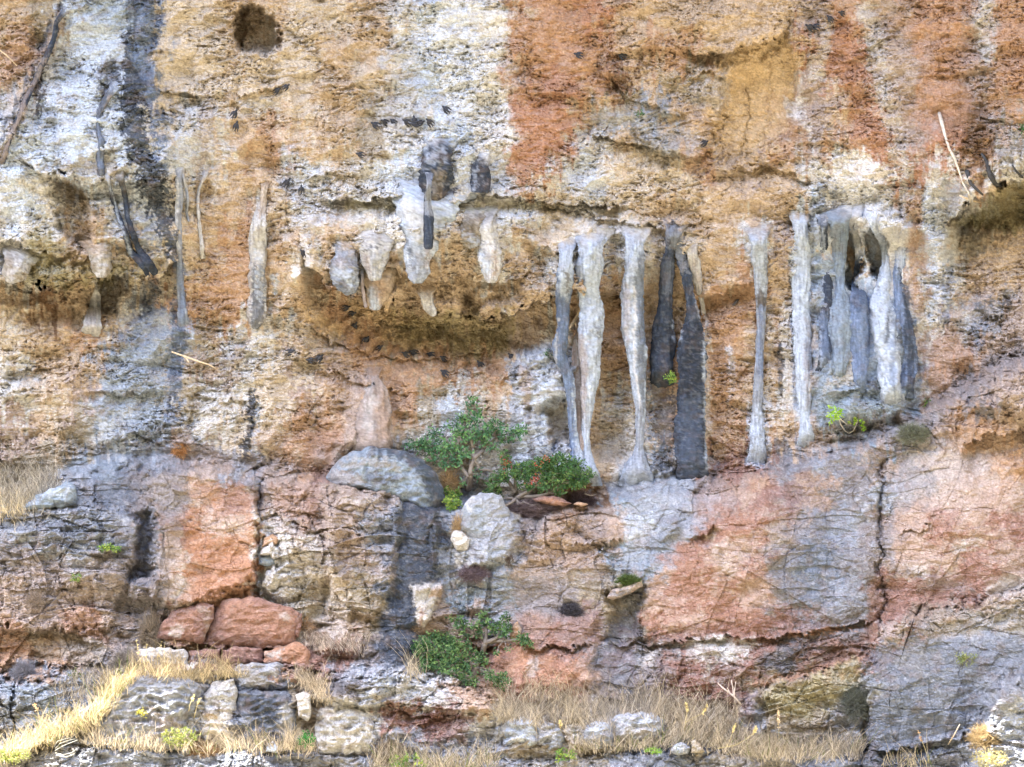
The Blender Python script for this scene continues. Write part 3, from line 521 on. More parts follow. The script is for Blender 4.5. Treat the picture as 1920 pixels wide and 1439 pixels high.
('P',[(1640,1160),(1900,1000),(1960,1000),(1960,1095),(1830,1130),(1700,1160)],'r',.35,16,12,8),('P',[(1730,1080),(1810,1075),(1820,1110),(1740,1115)],'m',.5,12,10,8),
('P',[(1660,960),(1800,900),(1900,880),(1920,950),(1800,1050),(1680,1060)],'O',.22,20,16,12),('P',[(1790,1020),(1840,1010),(1830,1030),(1790,1040)],'w',.5,6,7,7),('P',[(1700,1060),(1745,1060),(1740,1085),(1715,1080)],'w',.4,6,7,9),
('P',[(1650,1175),(1700,1160),(1700,1190),(1680,1210),(1645,1225)],'w',.4,6,6,9),
('P',[(1650,1215),(1760,1140),(1900,1115),(1980,1095),(1980,1180),(1800,1180),(1700,1200)],'n',.55,12,10,8),('P',[(1850,1100),(1960,1060),(1960,1105),(1880,1120)],'w',.5,8,8,8),
('P',[(1640,1210),(1780,1190),(1960,1180),(1960,1290),(1840,1360),(1620,1440),(1624,1300)],'G',.8,16,12,12),
('P',[(275,890),(340,880),(350,1000),(310,1120),(285,1110),(290,1000)],'m',.6,12,10,6),('P',[(360,900),(440,900),(480,960),(485,1050),(470,1100),(400,1130),(350,1120),(350,1000),(380,960)],'O',.6,12,12,7),
('P',[(400,900),(450,905),(470,950),(420,960)],'r',.6,10,10,7),('P',[(380,965),(460,970),(460,1000),(400,1010),(370,990)],'w',.4,7,9,10),('P',[(300,1000),(345,980),(340,1110),(318,1130)],'p',.6,8,8,6),
('S',[(350,1040,10),(330,1130,8)],'w',.5,5,6,6),
('P',[(255,965),(290,960),(282,1085),(240,1088)],'G',.7,9,8,7),  # shade of the deep cleft painted in as dark grey
('P',[(60,985),(180,975),(258,980),(258,1030),(170,1040),(60,1010)],'G',.5,12,10,8),
('P',[(20,1040),(240,1045),(230,1150),(180,1195),(60,1170),(0,1170)],'p',.45,20,14,12),('P',[(120,1160),(180,1150),(190,1195),(120,1180)],'O',.6,8,8,6),
('P',[(50,1180),(190,1190),(185,1240),(60,1245)],'n',.5,8,10,6),('P',[(0,1150),(50,1180),(40,1230),(0,1230)],'O',.5,10,10,8),
('P',[(240,1100),(300,1095),(300,1120),(240,1120)],'m',.6,5,5,4),('P',[(495,910),(610,910),(600,980),(530,1010),(500,960)],'O',.35,10,12,9),('P',[(500,1010),(530,1020),(520,1110),(490,1110)],'w',.7,5,6,5),
('P',[(520,960),(560,970),(540,1000),(500,990)],'w',.5,7,9,8),('P',[(540,940),(600,930),(600,960)],'r',.5,8,8,6),('P',[(530,1020),(610,1000),(600,1080),(540,1140)],'w',.4,10,10,8),
('P',[(560,1040),(700,1000),(740,1000),(735,1080),(620,1080)],'g',.4,14,12,9),('P',[(640,1000),(700,990),(700,1060),(650,1060)],'o',.3,10,10,10),
('P',[(620,910),(745,910),(740,960),(640,985),(615,960)],'p',.6,8,10,8),('P',[(640,930),(700,920),(700,945),(650,955)],'x',.3,8,8,8),
('P',[(752,900),(832,905),(830,960),(838,1000),(860,1080),(800,1100),(775,1180),(790,1245),(705,1245),(715,1170),(740,1090),(745,980)],'d',.85,6,8,7),
('P',[(755,960),(775,1000),(770,1100),(750,1160),(740,1100)],'G',.35,8,8,8),('P',[(830,1020),(860,1060),(850,1090),(820,1090)],'W',.3,6,8,12),
('P',[(772,1100),(828,1095),(820,1130),(792,1180),(780,1165)],'w',.85,4,5,4),('S',[(790,1150,10),(788,1170,8)],'O',.6,4,4,4),('P',[(805,1105),(828,1102),(826,1122),(806,1120)],'o',.6,3,4,3),
('P',[(850,930),(960,930),(978,980),(960,1050),(880,1060),(850,1000)],'g',.75,8,8,5),('P',[(845,1000),(880,990),(880,1030),(850,1030)],'w',.7,4,5,5),
('P',[(960,1150),(1110,1150),(1120,1200),(1000,1212)],'r',.65,12,10,6),('P',[(930,1215),(1110,1212),(1115,1290),(960,1300),(925,1260)],'O',.5,12,12,9),('P',[(990,1240),(1010,1230),(1005,1270),(985,1270)],'w',.5,5,6,5),
('P',[(1140,1110),(1200,1085),(1195,1150),(1205,1210),(1190,1300),(1110,1300),(1120,1200),(1150,1150)],'G',.65,8,8,6),
('P',[(860,1070),(960,1050),(1160,1060),(1140,1110),(1050,1150),(900,1140)],'m',.35,20,14,9),('P',[(980,1000),(1160,960),(1160,1010),(1060,1050),(990,1040)],'o',.25,20,14,12),
('P',[(690,1160),(620,1150),(560,1190),(610,1215),(690,1215)],'o',.4,10,10,8),
('P',[(250,1215),(560,1215),(600,1240),(570,1252),(270,1250)],'r',.55,8,8,6),('P',[(265,1215),(340,1215),(350,1240),(280,1245)],'w',.55,7,7,5),
('P',[(600,1250),(860,1262),(930,1300),(900,1320),(700,1300)],'W',.4,12,12,12),('P',[(820,1272),(900,1285),(935,1305),(925,1340),(880,1330)],'o',.75,8,10,8),
('P',[(800,1330),(880,1335),(870,1390),(800,1395)],'R',.8,8,12,9),('P',[(620,1270),(670,1275),(665,1300),(600,1295)],'d',.5,6,8,8),
('P',[(940,1300),(1010,1280),(1015,1325),(950,1325)],'O',.7,8,8,5),
('P',[(0,1270),(200,1265),(180,1330),(60,1400),(0,1400)],'e',.55,14,12,9),
('P',[(-40,1405),(300,1405),(620,1415),(1000,1428),(1400,1410),(1620,1420),(1620,1600),(-40,1600)],'g',.55,8,8,12),
('P',[(310,1415),(620,1410),(640,1460),(310,1460)],'G',.5,10,10,14),
('P',[(110,880),(170,862),(215,850),(330,850),(300,880),(180,900),(120,895)],'e',.5,8,8,6),('P',[(150,905),(250,870),(330,870),(280,900),(240,960),(190,940)],'G',.55,8,8,9),
('S',[(330,845,40),(460,862,26),(560,880,16)],'m',.6,8,8,6),
('P',[(580,880),(625,875),(622,905),(590,910)],'r',.7,5,6,4),('P',[(325,800),(352,800),(352,850),(322,850)],'o',.4,8,6,6)]
# ---------------------------------------------------------------- the cliff
ST = 1.6
def axis(a, b, lo, hi, st):
    mid = np.arange(a, b, st)
    def out(n, k): return np.cumsum(st*k**np.arange(1, n))
    o = out(400, 1.035); o = o[o < hi-b]
    p = out(400, 1.035); p = p[p < a-lo]
    return np.concatenate([(a-p)[::-1], mid, b+o]).astype(f4)
ax_ = axis(-60, 1980, -2600, 4500, ST); ay_ = axis(-60, 1500, -420, 1760, ST)
PXg, PYg = np.meshgrid(ax_, ay_)
Hc = relief(PXg, PYg).astype(f4)
def out_at(px, py):                       # protrusion of the built wall
    i = np.clip(np.searchsorted(ay_, py)-1, 0, len(ay_)-2); j = np.clip(np.searchsorted(ax_, px)-1, 0, len(ax_)-2)
    return Hc[i, j]
def out_max(px, py, r=8):
    return max(float(out_at(px+a, py+b)) for a in (-r, 0, r) for b in (-r, 0, r))
Fc = Field(PXg, PYg)
rgb = finish(Fc, paint(Fc, survey(Fc), OPS))
X, Y, Z = at(PXg, PYg, Hc)
V = np.stack([X, Y, Z], -1)

tag(mesh_obj('cliff', V, gridquads(*PXg.shape), M_ROCK, rgb, smooth=False), kind='structure')
top_y = Y[0]; top_x = X[0]; top_z = float(Z[0].mean())
# unseen brow added above the frame; its notched lip shapes shade and sun patches
def brow_edge(x):                          # y of the brow's lip at 25 m
    return BROW(x)
BR_X = [-80, -25.4, -25.0, -21.2, -20.4, -18.4, -18.0, -7.3, -7.0, -5.7, -5.4, -3.15, -3.0, -1.9, -1.7, 80]
BR_Y = [-10, -10, -8.55, -8.45, -8.4, -8.35, -10, -10, -8.75, -8.7, -10, -10, -6.05, -6.0, -10, -10]
def BROW(x): return np.interp(x, BR_X, BR_Y)+.2*pn(x*1.9, x*0, 3)+.14*pn(x*5, x*0, 5)
bx = np.concatenate([np.linspace(-70, -26, 30), np.linspace(-25.8, 4, 300), np.linspace(4.2, 70, 40)]).astype(f4)
prof = [(0, None), (.35, 18.5), (.7, 21.5), (.94, 24.2), (1.0, 25.0), (.97, 25.2), (.6, 26.0), (-.5, 28.0), (-2.5, 31.0)]
rows = []
for t, z in prof:
    y0 = np.interp(bx, top_x, top_y)
    ye = BROW(bx)
    y_ = y0+(ye-y0)*t
    z_ = np.full_like(bx, z if z else 0)
    if z is None: z_ = np.interp(bx, top_x, Z[0])
    else: z_ = z_+.3*pn(bx/3, bx*0+t*7, 9)
    rows.append(np.stack([bx, y_, z_], -1))
BV = np.array(rows)
bc = np.broadcast_to(PAL['t']*.8, BV.shape)
tag(mesh_obj('added_shade_brow', BV, gridquads(len(prof), len(bx)), M_ROCK, bc), kind='structure')
# ground below the wall, falling away; unseen hills added ahead and right block low sky
gx, gy = np.meshgrid(np.linspace(-500, 500, 90), np.concatenate([np.linspace(6, -40, 40), np.linspace(-42, -140, 60), np.linspace(-150, -600, 12)]))
gz = -3.0-.02*np.abs(gy)*0+1.0*fbm(gx/25, gy/25, 80, 4)-2.5*ss(-2, -40, gy)+.35*np.clip(-gy-70, 0, 1e9)**1.02*0
gz = gz+82*ss(-72, -118, gy+8*fbm(gx/40, gy*0, 81, 3))+8*fbm(gx/60, gy/60, 82, 3)*ss(-80, -110, gy)+80*ss(34, 80, gx+6*fbm(gy/40, gx*0, 83, 3))*(1-ss(-72, -118, gy))
M_GR = mat('dry_grassy_slope', rgb=(.16, .14, .09), bump=.05, bscale=3, var=.5, vscale=.4)
tag(mesh_obj('ground', np.stack([gx, gy, gz], -1), gridquads(*gx.shape), M_GR), kind='structure')
if False:
    for a, b in [(1845,1330),(1880,1400),(1910,1320),(1850,735),(1900,725),(1880,750),(1840,760),(100,1378),(330,1262),(640,1340),(1100,1360),(1400,1400)]:
        o_ = float(out_at(a, b)); x, y, z = [float(k) for k in at(a, b, o_+.1)]; t = (25-z)/SUN.z; print('DBG', a, b, 'o=%.2f' % o_, 'xr=%.2f yr=%.2f' % (x+SUN.x*t, y+SUN.y*t), BROW(np.array([x+SUN.x*t])))
# ---------------------------------------------------------------- flowstone columns, stalactites, roots: solid tubes
def spline(P, n):
    P = np.array(P, float); t = np.concatenate([[0], np.cumsum(np.hypot(np.diff(P[:, 0]), np.diff(P[:, 1])))])
    q = np.linspace(0, t[-1], n); out = []
    m = np.gradient(P, t, axis=0) if len(P) > 2 else np.repeat((P[1:]-P[:1])/t[-1], len(P), 0)
    for c in range(P.shape[1]):
        i = np.clip(np.searchsorted(t, q)-1, 0, len(t)-2); h = t[i+1]-t[i]; s = (q-t[i])/h
        out.append((2*s**3-3*s**2+1)*P[i, c]+(s**3-2*s**2+s)*h*m[i, c]+(-2*s**3+3*s**2)*P[i+1, c]+(s**3-s**2)*h*m[i+1, c])
    return np.stack(out, 1), t[-1]
def tube(name, pts, base, ops, label=None, cat=None, group=None, off=None, outs=None, rough=1., na=44, parent=None, flat=.85, tip=False, fk=.6, m=None, lean=.9, hang=None, span=False, emb=.0022):
    """pts: (px, py, width in cm); off: how far the axis stands off the wall (m) or absolute protrusions per point"""
    P = []
    for i, p in enumerate(pts):
        o = outs[i] if outs else max(float(np.median([out_at(p[0]+a, p[1]+b) for a in (-12, 0, 12) for b in (-8, 0, 8)])), float(out_at(p[0], p[1])))+(off or 0)
        P.append((p[0], p[1], p[2], o))
    def wallo(x, y): return float(np.median([out_at(x+a, y+b) for a in (-10, 0, 10) for b in (-6, 0, 6)]))
    def ext(a, b, k, wk):
        L_ = math.hypot(a[0]-b[0], a[1]-b[1])+1e-6; e = k*a[2]*.5+8
        x, y = a[0]+(a[0]-b[0])/L_*e, a[1]+(a[1]-b[1])/L_*e
        return (x, y, a[2]*wk, min(wallo(x, y), a[3])-.5*a[2]*wk*PX*flat-.04)
    if hang is not None:
        o0 = wallo(P[0][0], P[0][1])
        P = [(x, y, w_, o0+hang+.0*i) for i, (x, y, w_, _) in enumerate(P)]
    if span:
        a0 = wallo(P[0][0], P[0][1])+.02; a1 = wallo(P[-1][0], P[-1][1])+.05; y0, y1 = P[0][1], P[-1][1]
        P = [(x, y, w_, max(a0+(a1-a0)*min(1, ((y-y0)/(y1-y0))*1.3)**.8, wallo(x, y)+w_*emb)) for x, y, w_, _ in P]
    P = [ext(P[0], P[1], 1.1, 1.9)]+P
    if not tip: P = P+[ext(P[-1], P[-2], .7, 1.2)]
    n = int(max(8, sum(math.hypot(P[i+1][0]-P[i][0], P[i+1][1]-P[i][1]) for i in range(len(P)-1))/2.0))
    Q, L = spline(P, n)
    if outs is None and len(Q) > 6:
        k = np.ones(5)/5; o = np.convolve(np.pad(Q[:, 3], 2, 'edge'), k, 'valid'); Q[:, 3] = o
    s = (len(name)*7+int(pts[0][0])) % 400
    th = np.linspace(0, 2*np.pi, na, endpoint=False)[None, :]
    T = np.gradient(Q[:, :2], axis=0); T /= np.linalg.norm(T, axis=1)[:, None]+1e-9
    nx, ny = -T[:, 1:2], T[:, 0:1]
    r = np.maximum(Q[:, 2:3]*.5, .25)
    ry = r.copy()
    cx, cz = np.cos(th), np.sin(th)
    l = (np.arange(n)*L/n)[:, None]
    hz = ss(0, 26, l)*(1 if tip else 1)
    nz = pn3((cx*1.5+s).astype(f4)+0*l, (cz*1.5).astype(f4)+0*l, (l/34).astype(f4)+0*cx, s)+.55*pn3((cx*3+s).astype(f4)+0*l, (cz*3).astype(f4)+0*l, (l/13).astype(f4)+0*cx, s+3)+.32*pn3((cx*r/5).astype(f4), (cz*r/5+s).astype(f4), (l/5).astype(f4)+0*cx, s+5)*rough
    R_ = r*(1+.42*nz)+(1.1*rough*pn3((cx*r/2.6).astype(f4), (cz*r/2.6).astype(f4), (l/3.2).astype(f4)+0*cx, s+8)+2.2*rough*pn3((cx*r/7).astype(f4), (cz*r/7).astype(f4), (l/9).astype(f4)+0*cx, s+11))*(r > 3)
    if tip: R_ = R_*np.sqrt(np.clip(1-np.clip((l-L*(1-.06))/(L*.06), 0, 1)**2, .0009, 1))
    px = Q[:, 0:1]+nx*cx*R_; py = Q[:, 1:2]+ny*cx*R_
    out = Q[:, 3:4]-cz*R_*PX*flat*-1
    X, Y, Z = at(px, py, out)
    V = np.stack([X, Y, Z], -1)
    F = Field(px.astype(f4), py.astype(f4))
    wc = paint(F, survey(F), OPS)
    c0 = wc.copy() if base is None else np.broadcast_to(col(base), px.shape+(3,)).copy()
    c0 = paint(F, c0, ops)
    vs = fbm((px/3.2).astype(f4), (py/34).astype(f4), 44, 3, .6)[..., None]; c0 = c0*(1+.5*vs)
    e0 = ss(8, 34, l+10*F.n1*2)[..., None]
    c0 = c0*e0+wc*(1-e0)
    rgb = finish(F, c0, fk*1.15)*np.array([.74, .76, .80], f4)
    # end caps
    v0 = V[0].mean(0); v1 = V[-1].mean(0)
    VV = np.concatenate([V.reshape(-1, 3), [v0, v1]]); CC = np.concatenate([rgb.reshape(-1, 3), [rgb[0].mean(0), rgb[-1].mean(0)]])
    a = n*na
    tr = [[a, (j+1) % na, j] for j in range(na)]+[[a+1, (n-1)*na+j, (n-1)*na+(j+1) % na] for j in range(na)]
    o = mesh_obj(name, VV, gridquads(n, na, True), m or M_TUFA, CC, parent, tris=tr)
    return tag(o, label, cat, group)
GC = 'flowstone columns joining roof and ledge'
# twin columns right of the cave
tube('flowstone_column', [(1062,468,30),(1060,520,31),(1055,560,27),(1056,610,24),(1050,660,24),(1066,710,20),(1072,770,17),(1075,820,16),(1078,850,26),(1080,885,44)], 'B',
 [('S',[(1062,460,46),(1060,540,36)],'V',.95,5,8,8),('S',[(1062,515,10),(1066,545,8)],'k',.6,3,4,5),('S',[(1055,565,24),(1052,690,24)],'d',.35,8,8,6),('S',[(1078,700,6),(1082,800,6),(1090,880,20)],'W',.8,3,4,4),('S',[(1046,600,5),(1040,680,6),(1058,740,5)],'w',.6,3,3,4)],
 'slim slate blue column left of the white twin, with a knobbly white head', 'rock column', GC, span=True, lean=1)
tube('flowstone_column', [(1108,462,50),(1106,500,46),(1104,560,40),(1110,600,44),(1106,650,42),(1108,700,36),(1102,750,26),(1099,800,17),(1100,850,16),(1102,890,42)], 'V',
 [('S',[(1116,470,20),(1116,540,22),(1124,600,16),(1120,680,10)],'W',.8,6,6,5),('S',[(1086,640,24),(1090,720,24),(1092,790,14)],'p',.7,6,6,4),('S',[(1120,612,10),(1126,630,8)],'G',.7,4,5,8),('S',[(1112,640,8),(1100,780,6),(1100,870,8)],'W',.8,4,4,4),('S',[(1100,790,12),(1100,860,14)],'W',.7,4,4,4)],
 'broad white column narrowing to a foot, right of the slate blue one', 'rock column', GC, span=True)
tube('flowstone_curtain', [(1084,585,8),(1084,640,20),(1086,720,22),(1088,790,14),(1092,860,12)], 'p', [('S',[(1084,640,8),(1086,760,8)],'w',.5,4,5,5)],
 'pinkish rock web between the slate blue and white columns', 'rock curtain', None, span=True)
tube('flowstone_column', [(1192,452,34),(1190,490,36),(1186,540,42),(1186,590,44),(1190,640,40),(1196,700,32),(1200,750,22),(1200,800,16),(1198,845,18),(1194,888,52)], 'V',
 [('S',[(1200,480,14),(1202,520,20),(1202,580,24),(1206,640,20),(1204,720,14),(1204,800,8)],'d',.62,4,4,4),('S',[(1206,560,16),(1206,640,14)],'B',.5,6,5,4),('S',[(1190,540,4),(1188,620,4),(1192,700,4),(1200,760,4)],'x',.8,2,3,2),('S',[(1174,540,12),(1176,640,12)],'p',.5,5,4,4),('S',[(1198,760,18),(1198,880,44)],'g',.7,6,5,5)],
 'tallest lone column, white on the left side and slate on the right', 'rock column', GC, span=True)
tube('flowstone_column', [(1264,432,34),(1256,468,16),(1250,510,28),(1248,560,24),(1244,610,34),(1242,660,44),(1240,706,40)], 'd',
 [('S',[(1262,430,34),(1264,450,30)],'g',.6,5,6,9),('S',[(1250,500,22),(1252,560,10)],'G',.6,4,5,5),('S',[(1262,600,5),(1266,640,5)],'W',.7,3,3,3)],
 'dark charcoal column on the left of the forked pair, ending above a leafy tuft', 'rock column', GC, span=True)
tube('flowstone_column', [(1268,440,20),(1276,480,20),(1288,520,18),(1294,560,17),(1298,595,28),(1297,640,48),(1297,700,50),(1296,770,54),(1296,830,58),(1297,884,62)], 'd',
 [('S',[(1268,440,24),(1280,500,20)],'g',.5,4,5,9),('S',[(1296,620,30),(1294,720,34),(1292,870,50)],'D',.45,8,8,5),('S',[(1322,620,6),(1322,700,5),(1326,880,8)],'W',.85,3,3,3),('S',[(1306,560,5),(1314,600,6)],'g',.8,3,3,3),('S',[(1296,760,40),(1294,880,50)],'B',.25,6,8,12),('S',[(1276,600,5),(1272,640,5)],'W',.7,3,3,3)],
 'dark charcoal column on the right of the forked pair, widening to a broad foot', 'rock column', GC, span=True, flat=.6, rough=1.6)
tube('flowstone_curtain', [(1296,470,22),(1304,500,22),(1311,540,14),(1318,580,8)], 'w', [('S',[(1300,490,8),(1310,540,6)],'p',.5,4,4,4)],
 'pale crust draped beside the dark forked column', 'rock curtain', None, span=True)
tube('flowstone_column', [(1422,446,34),(1424,480,30),(1426,530,22),(1427,565,18),(1427,600,16),(1424,660,15),(1422,720,18),(1420,780,22),(1420,855,36)], 'g',
 [('S',[(1420,440,36),(1424,550,26)],'V',.9,4,5,6),('S',[(1426,558,20),(1428,570,18)],'k',.85,3,4,4),('S',[(1428,580,12),(1424,700,12)],'B',.75,4,4,3),('S',[(1420,780,30),(1420,860,40)],'W',.75,5,6,6)],
 'thin pale column with a dark knot, alone on the orange wall', 'rock column', GC, off=.10)
# cluster of leg-like columns around the two holes
tube('flowstone_column', [(1546,420,18),(1546,470,14),(1550,520,17),(1552,560,22),(1548,620,26),(1546,680,26)], 'd', [('S',[(1542,430,8),(1540,560,6),(1536,680,8)],'W',.6,3,4,5),('S',[(1550,600,20),(1546,680,24)],'B',.6,5,5,4)],
 'slate leg at the left edge of the pale column cluster', 'rock column', GC, off=-.06, flat=1.1)
tube('flowstone_column', [(1572,418,44),(1574,450,34),(1574,490,26),(1574,530,20),(1576,560,30),(1580,600,42),(1578,650,40),(1574,700,26)], 'e', [('S',[(1578,440,10),(1578,530,8)],'B',.5,4,5,5),('S',[(1566,430,14),(1562,470,10)],'g',.6,5,5,5)],
 'bluish column like an elephant leg, left of the narrow hole', 'rock column', GC, off=-.06, flat=1.1)
tube('flowstone_column', [(1600,410,34),(1608,440,26),(1613,480,18),(1612,510,22),(1612,550,30),(1610,600,40),(1612,660,38),(1612,720,26)], 'B',
 [('S',[(1602,410,30),(1610,470,24)],'w',.85,5,5,5),('S',[(1615,480,14),(1614,540,22),(1612,570,26)],'d',.6,4,4,4),('S',[(1620,470,5),(1630,510,5)],'W',.7,3,3,3)],
 'pale column between the two holes, turning slate blue below', 'rock column', GC, off=-.06, flat=1.1)
tube('flowstone_column', [(1634,405,22),(1646,430,20),(1660,455,18),(1664,480,20),(1660,520,26),(1652,560,40),(1660,620,50),(1668,680,50),(1672,740,40)], 'W',
 [('S',[(1636,410,14),(1656,440,10),(1664,460,6)],'g',.7,4,4,5),('S',[(1648,516,5),(1646,540,5)],'G',.6,3,3,4),('S',[(1672,570,4),(1662,640,12)],'d',.7,3,4,3),('S',[(1680,600,10),(1672,720,14)],'B',.6,5,5,5)],
 'cream column arching over the right side of the round hole', 'rock column', GC, off=-.06, flat=1.1)
tube('flowstone_column', [(1690,470,22),(1688,500,24),(1686,530,22),(1690,580,26),(1698,620,32),(1702,680,34),(1700,730,26)], 'B', [('S',[(1686,460,24),(1688,500,20)],'W',.8,4,5,6),('S',[(1697,530,10),(1702,580,16),(1708,660,20),(1706,730,14)],'d',.85,3,4,3),('S',[(1684,500,5),(1690,530,5)],'D',.8,3,4,4)],
 'blue and charcoal column at the right edge of the cluster', 'rock column', GC, off=-.05)
tube('flowstone_column', [(1501,420,30),(1502,480,34),(1502,560,34),(1505,640,34),(1507,720,28),(1510,780,20),(1512,822,30)], 'W', [('S',[(1498,560,8),(1500,600,6)],'G',.4,3,4,4),('S',[(1514,600,8),(1516,760,10)],'p',.5,4,4,4)],
 'smooth white column left of the pale cluster, reaching the ledge', 'rock column', GC, off=-.03)
# hanging ones
GS = 'stalactites hanging from the overhang'
tube('stalactite', [(800,392,110),(792,420,96),(788,450,70),(784,480,52),(782,505,42),(782,532,26)], 'W',
 [('S',[(780,400,60),(785,450,30)],'x',.6,8,8,6),('S',[(745,420,10),(765,470,8),(776,510,6)],'d',.75,4,5,6),('S',[(784,490,36),(782,530,30)],'g',.75,5,6,10),('S',[(812,440,10),(800,500,10)],'p',.6,5,5,4)],
 'largest white stalactite, a broad cone at the middle of the overhang', 'stalactite', GS, hang=.22, tip=True, fk=.9, flat=.7)
tube('stalactite', [(806,330,14),(802,380,15),(804,410,18),(804,440,18),(803,468,15)], 'd', [('S',[(806,330,20),(803,395,16)],'g',.8,4,5,8)],
 'dark grey finger of stone hanging against the largest white stalactite', 'stalactite', GS, hang=.55, tip=True, fk=.35, rough=.4)
tube('stalactite', [(704,466,58),(703,485,50),(702,505,34),(704,527,18)], 'w', [('S',[(704,480,26),(706,520,20)],'g',.6,6,6,9),('S',[(690,480,12),(694,510,8)],'p',.6,4,5,4),('S',[(680,470,4),(700,464,4),(716,462,4)],'D',.7,2,4,4)],
 'stubby grey white stalactite left of the largest one', 'stalactite', GS, hang=.06, tip=True, fk=.9)
tube('stalactite', [(712,515,60),(710,545,48),(704,565,30),(702,582,16)], 't', [('S',[(701,545,18),(703,578,20)],'W',.9,5,5,5),('S',[(716,530,20),(712,560,14)],'o',.5,6,6,5)],
 'tan stalactite with a white tip, lowest over the cave mouth', 'stalactite', GS, hang=.06, tip=True, fk=.8)
tube('stalactite', [(679,512,7),(680,540,7),(683,562,6),(686,577,7)], 'p', [], 'thin straw-like stalactite beside the white-tipped one', 'stalactite', GS, hang=.06, tip=True, na=14, fk=.4)
tube('stalactite', [(908,420,44),(914,450,38),(918,480,40),(921,505,34),(922,531,18)], 'w', [('S',[(905,480,14),(914,510,12)],'W',.8,5,5,5),('S',[(926,480,12),(930,515,10)],'o',.5,5,5,6),('S',[(900,440,5),(908,480,4)],'D',.7,3,4,4)],
 'cream stalactite on the right of the overhang lip', 'stalactite', GS, hang=.06, tip=True, fk=.9)
tube('stalactite', [(884,415,44),(884,440,46),(890,465,30)], 'n', [('S',[(880,420,26),(888,455,22)],'k',.5,5,6,10),('S',[(876,440,14),(892,458,12)],'W',.6,5,6,9)],
 'knobbly grey clump of rock left of the cream stalactite', 'stalactite', GS, hang=.06, tip=True, fk=1.2, rough=2)
tube('stalactite', [(650,478,44),(646,505,56),(652,530,46),(660,552,20)], 'g', [('S',[(640,500,24),(656,530,24)],'W',.7,6,7,10),('S',[(640,490,20),(660,500,8)],'p',.5,6,6,6),('S',[(636,540,14),(656,548,14)],'d',.6,5,5,6)],
 'crumbly grey clump at the left end of the overhang lip', 'stalactite', GS, hang=.06, tip=True, fk=1.3, rough=2)
tube('stalactite', [(800,555,26),(802,568,22),(812,585,16),(816,592,8)], 'w', [('S',[(800,560,14)]*2,'n',.5,4,5,6)], 'small pale nub under the cave roof', 'stalactite', GS, hang=.12, tip=True, fk=1)
tube('stalactite', [(186,476,40),(190,500,38),(192,521,22)], 'n', [('S',[(186,490,24),(192,512,20)],'w',.6,6,6,8)], 'crumbly round knob above the small stalagmite', 'stalactite', GS, hang=.10, tip=True, fk=1.2, rough=2)
tube('stalactite', [(34,498,46),(30,514,44),(34,530,26)], 'n', [('S',[(20,520,24),(40,510,30)],'w',.7,6,6,9)], 'crumbly pale knob at the far left under the overhang', 'stalactite', GS, hang=.10, tip=True, fk=1.2, rough=2)
tube('stalactite', [(822,288,50),(818,315,60),(815,345,56),(812,368,38),(806,390,18)], 'd', [('S',[(822,330,26),(816,365,20)],'n',.6,5,6,8),('S',[(818,340,6),(824,360,6)],'k',.8,3,4,3),('S',[(800,300,16),(826,290,26)],'W',.6,6,6,8)],
 'dark mottled bulge of stone above the dark hanging finger', 'stalactite', GS, off=.12, tip=True, fk=1.1, rough=1.5)
tube('stalactite', [(900,312,34),(902,335,38),(900,362,36)], 'd', [('S',[(892,320,8),(888,350,8)],'W',.6,3,4,8),('S',[(900,340,30),(900,342,30)],'k',.3,4,5,5)], 'dark weathered boss above the long crack', 'stalactite', GS, off=.05, tip=True, fk=1.1)
# left wall
tube('flowstone_column', [(496,350,12),(492,385,16),(486,420,28),(484,460,36),(483,500,32),(482,560,34),(480,600,30),(478,618,14)], 'w',
 [('S',[(484,500,20),(484,560,26),(482,612,24)],'d',.75,4,6,9),('S',[(484,480,12),(488,560,8)],'W',.6,3,5,8),('S',[(466,500,8),(462,620,8)],'p',.6,4,4,4),('S',[(498,350,16),(492,400,14)],'t',.7,4,5,4)],
 'bark-like grey and white column hanging alone on the left wall', 'rock column', GC, off=.04, tip=True, fk=.8)
tube('flowstone_ribbon', [(334,325,16),(336,370,15),(334,420,13),(336,470,11),(337,510,12),(340,560,14),(343,600,20)], 'g', [('S',[(330,340,6),(330,480,5)],'x',.7,3,3,3),('S',[(338,500,10),(343,600,14)],'B',.8,4,4,3)],
 'long blue grey ribbon running down beside the black stain', 'rock ribbon', None, off=.045, na=24)
tube('flowstone_ribbon', [(204,336,8),(212,375,9),(222,405,9),(236,440,10),(246,472,12),(262,490,16),(275,505,14)], 'd', [('S',[(206,350,4),(236,450,4),(244,480,6)],'W',.6,2,3,3)],
 'thin curved grey strand, left of the pair crossing the left wall', 'rock ribbon', None, off=.055, na=20)
tube('flowstone_ribbon', [(226,335,14),(234,365,10),(238,400,10),(250,440,11),(262,470,12),(280,495,16),(292,516,14)], 'd', [('S',[(226,330,18),(234,360,8)],'k',.6,3,4,4),('S',[(240,420,8),(290,510,12)],'D',.5,4,4,4)],
 'thick curved black strand, right of the pair crossing the left wall', 'rock ribbon', None, off=.07, na=20, tip=True)
tube('flowstone_ribbon', [(212,168,16),(196,192,13),(186,215,9),(184,240,9),(190,270,13),(188,300,14),(190,322,12)], 'G', [('S',[(210,180,5),(194,210,5)],'p',.7,3,3,3),('S',[(184,225,6),(190,310,8)],'B',.6,4,4,3)],
 'bent grey strand running down the white rock at upper left', 'rock ribbon', None, off=.045, na=20)
tube('flowstone_ribbon', [(342,330,8),(348,350,6),(352,380,5),(350,400,5),(354,416,4)], 'g', [], 'short hooked grey strand beside the long blue ribbon', 'rock ribbon', None, off=.045, na=14, tip=True)
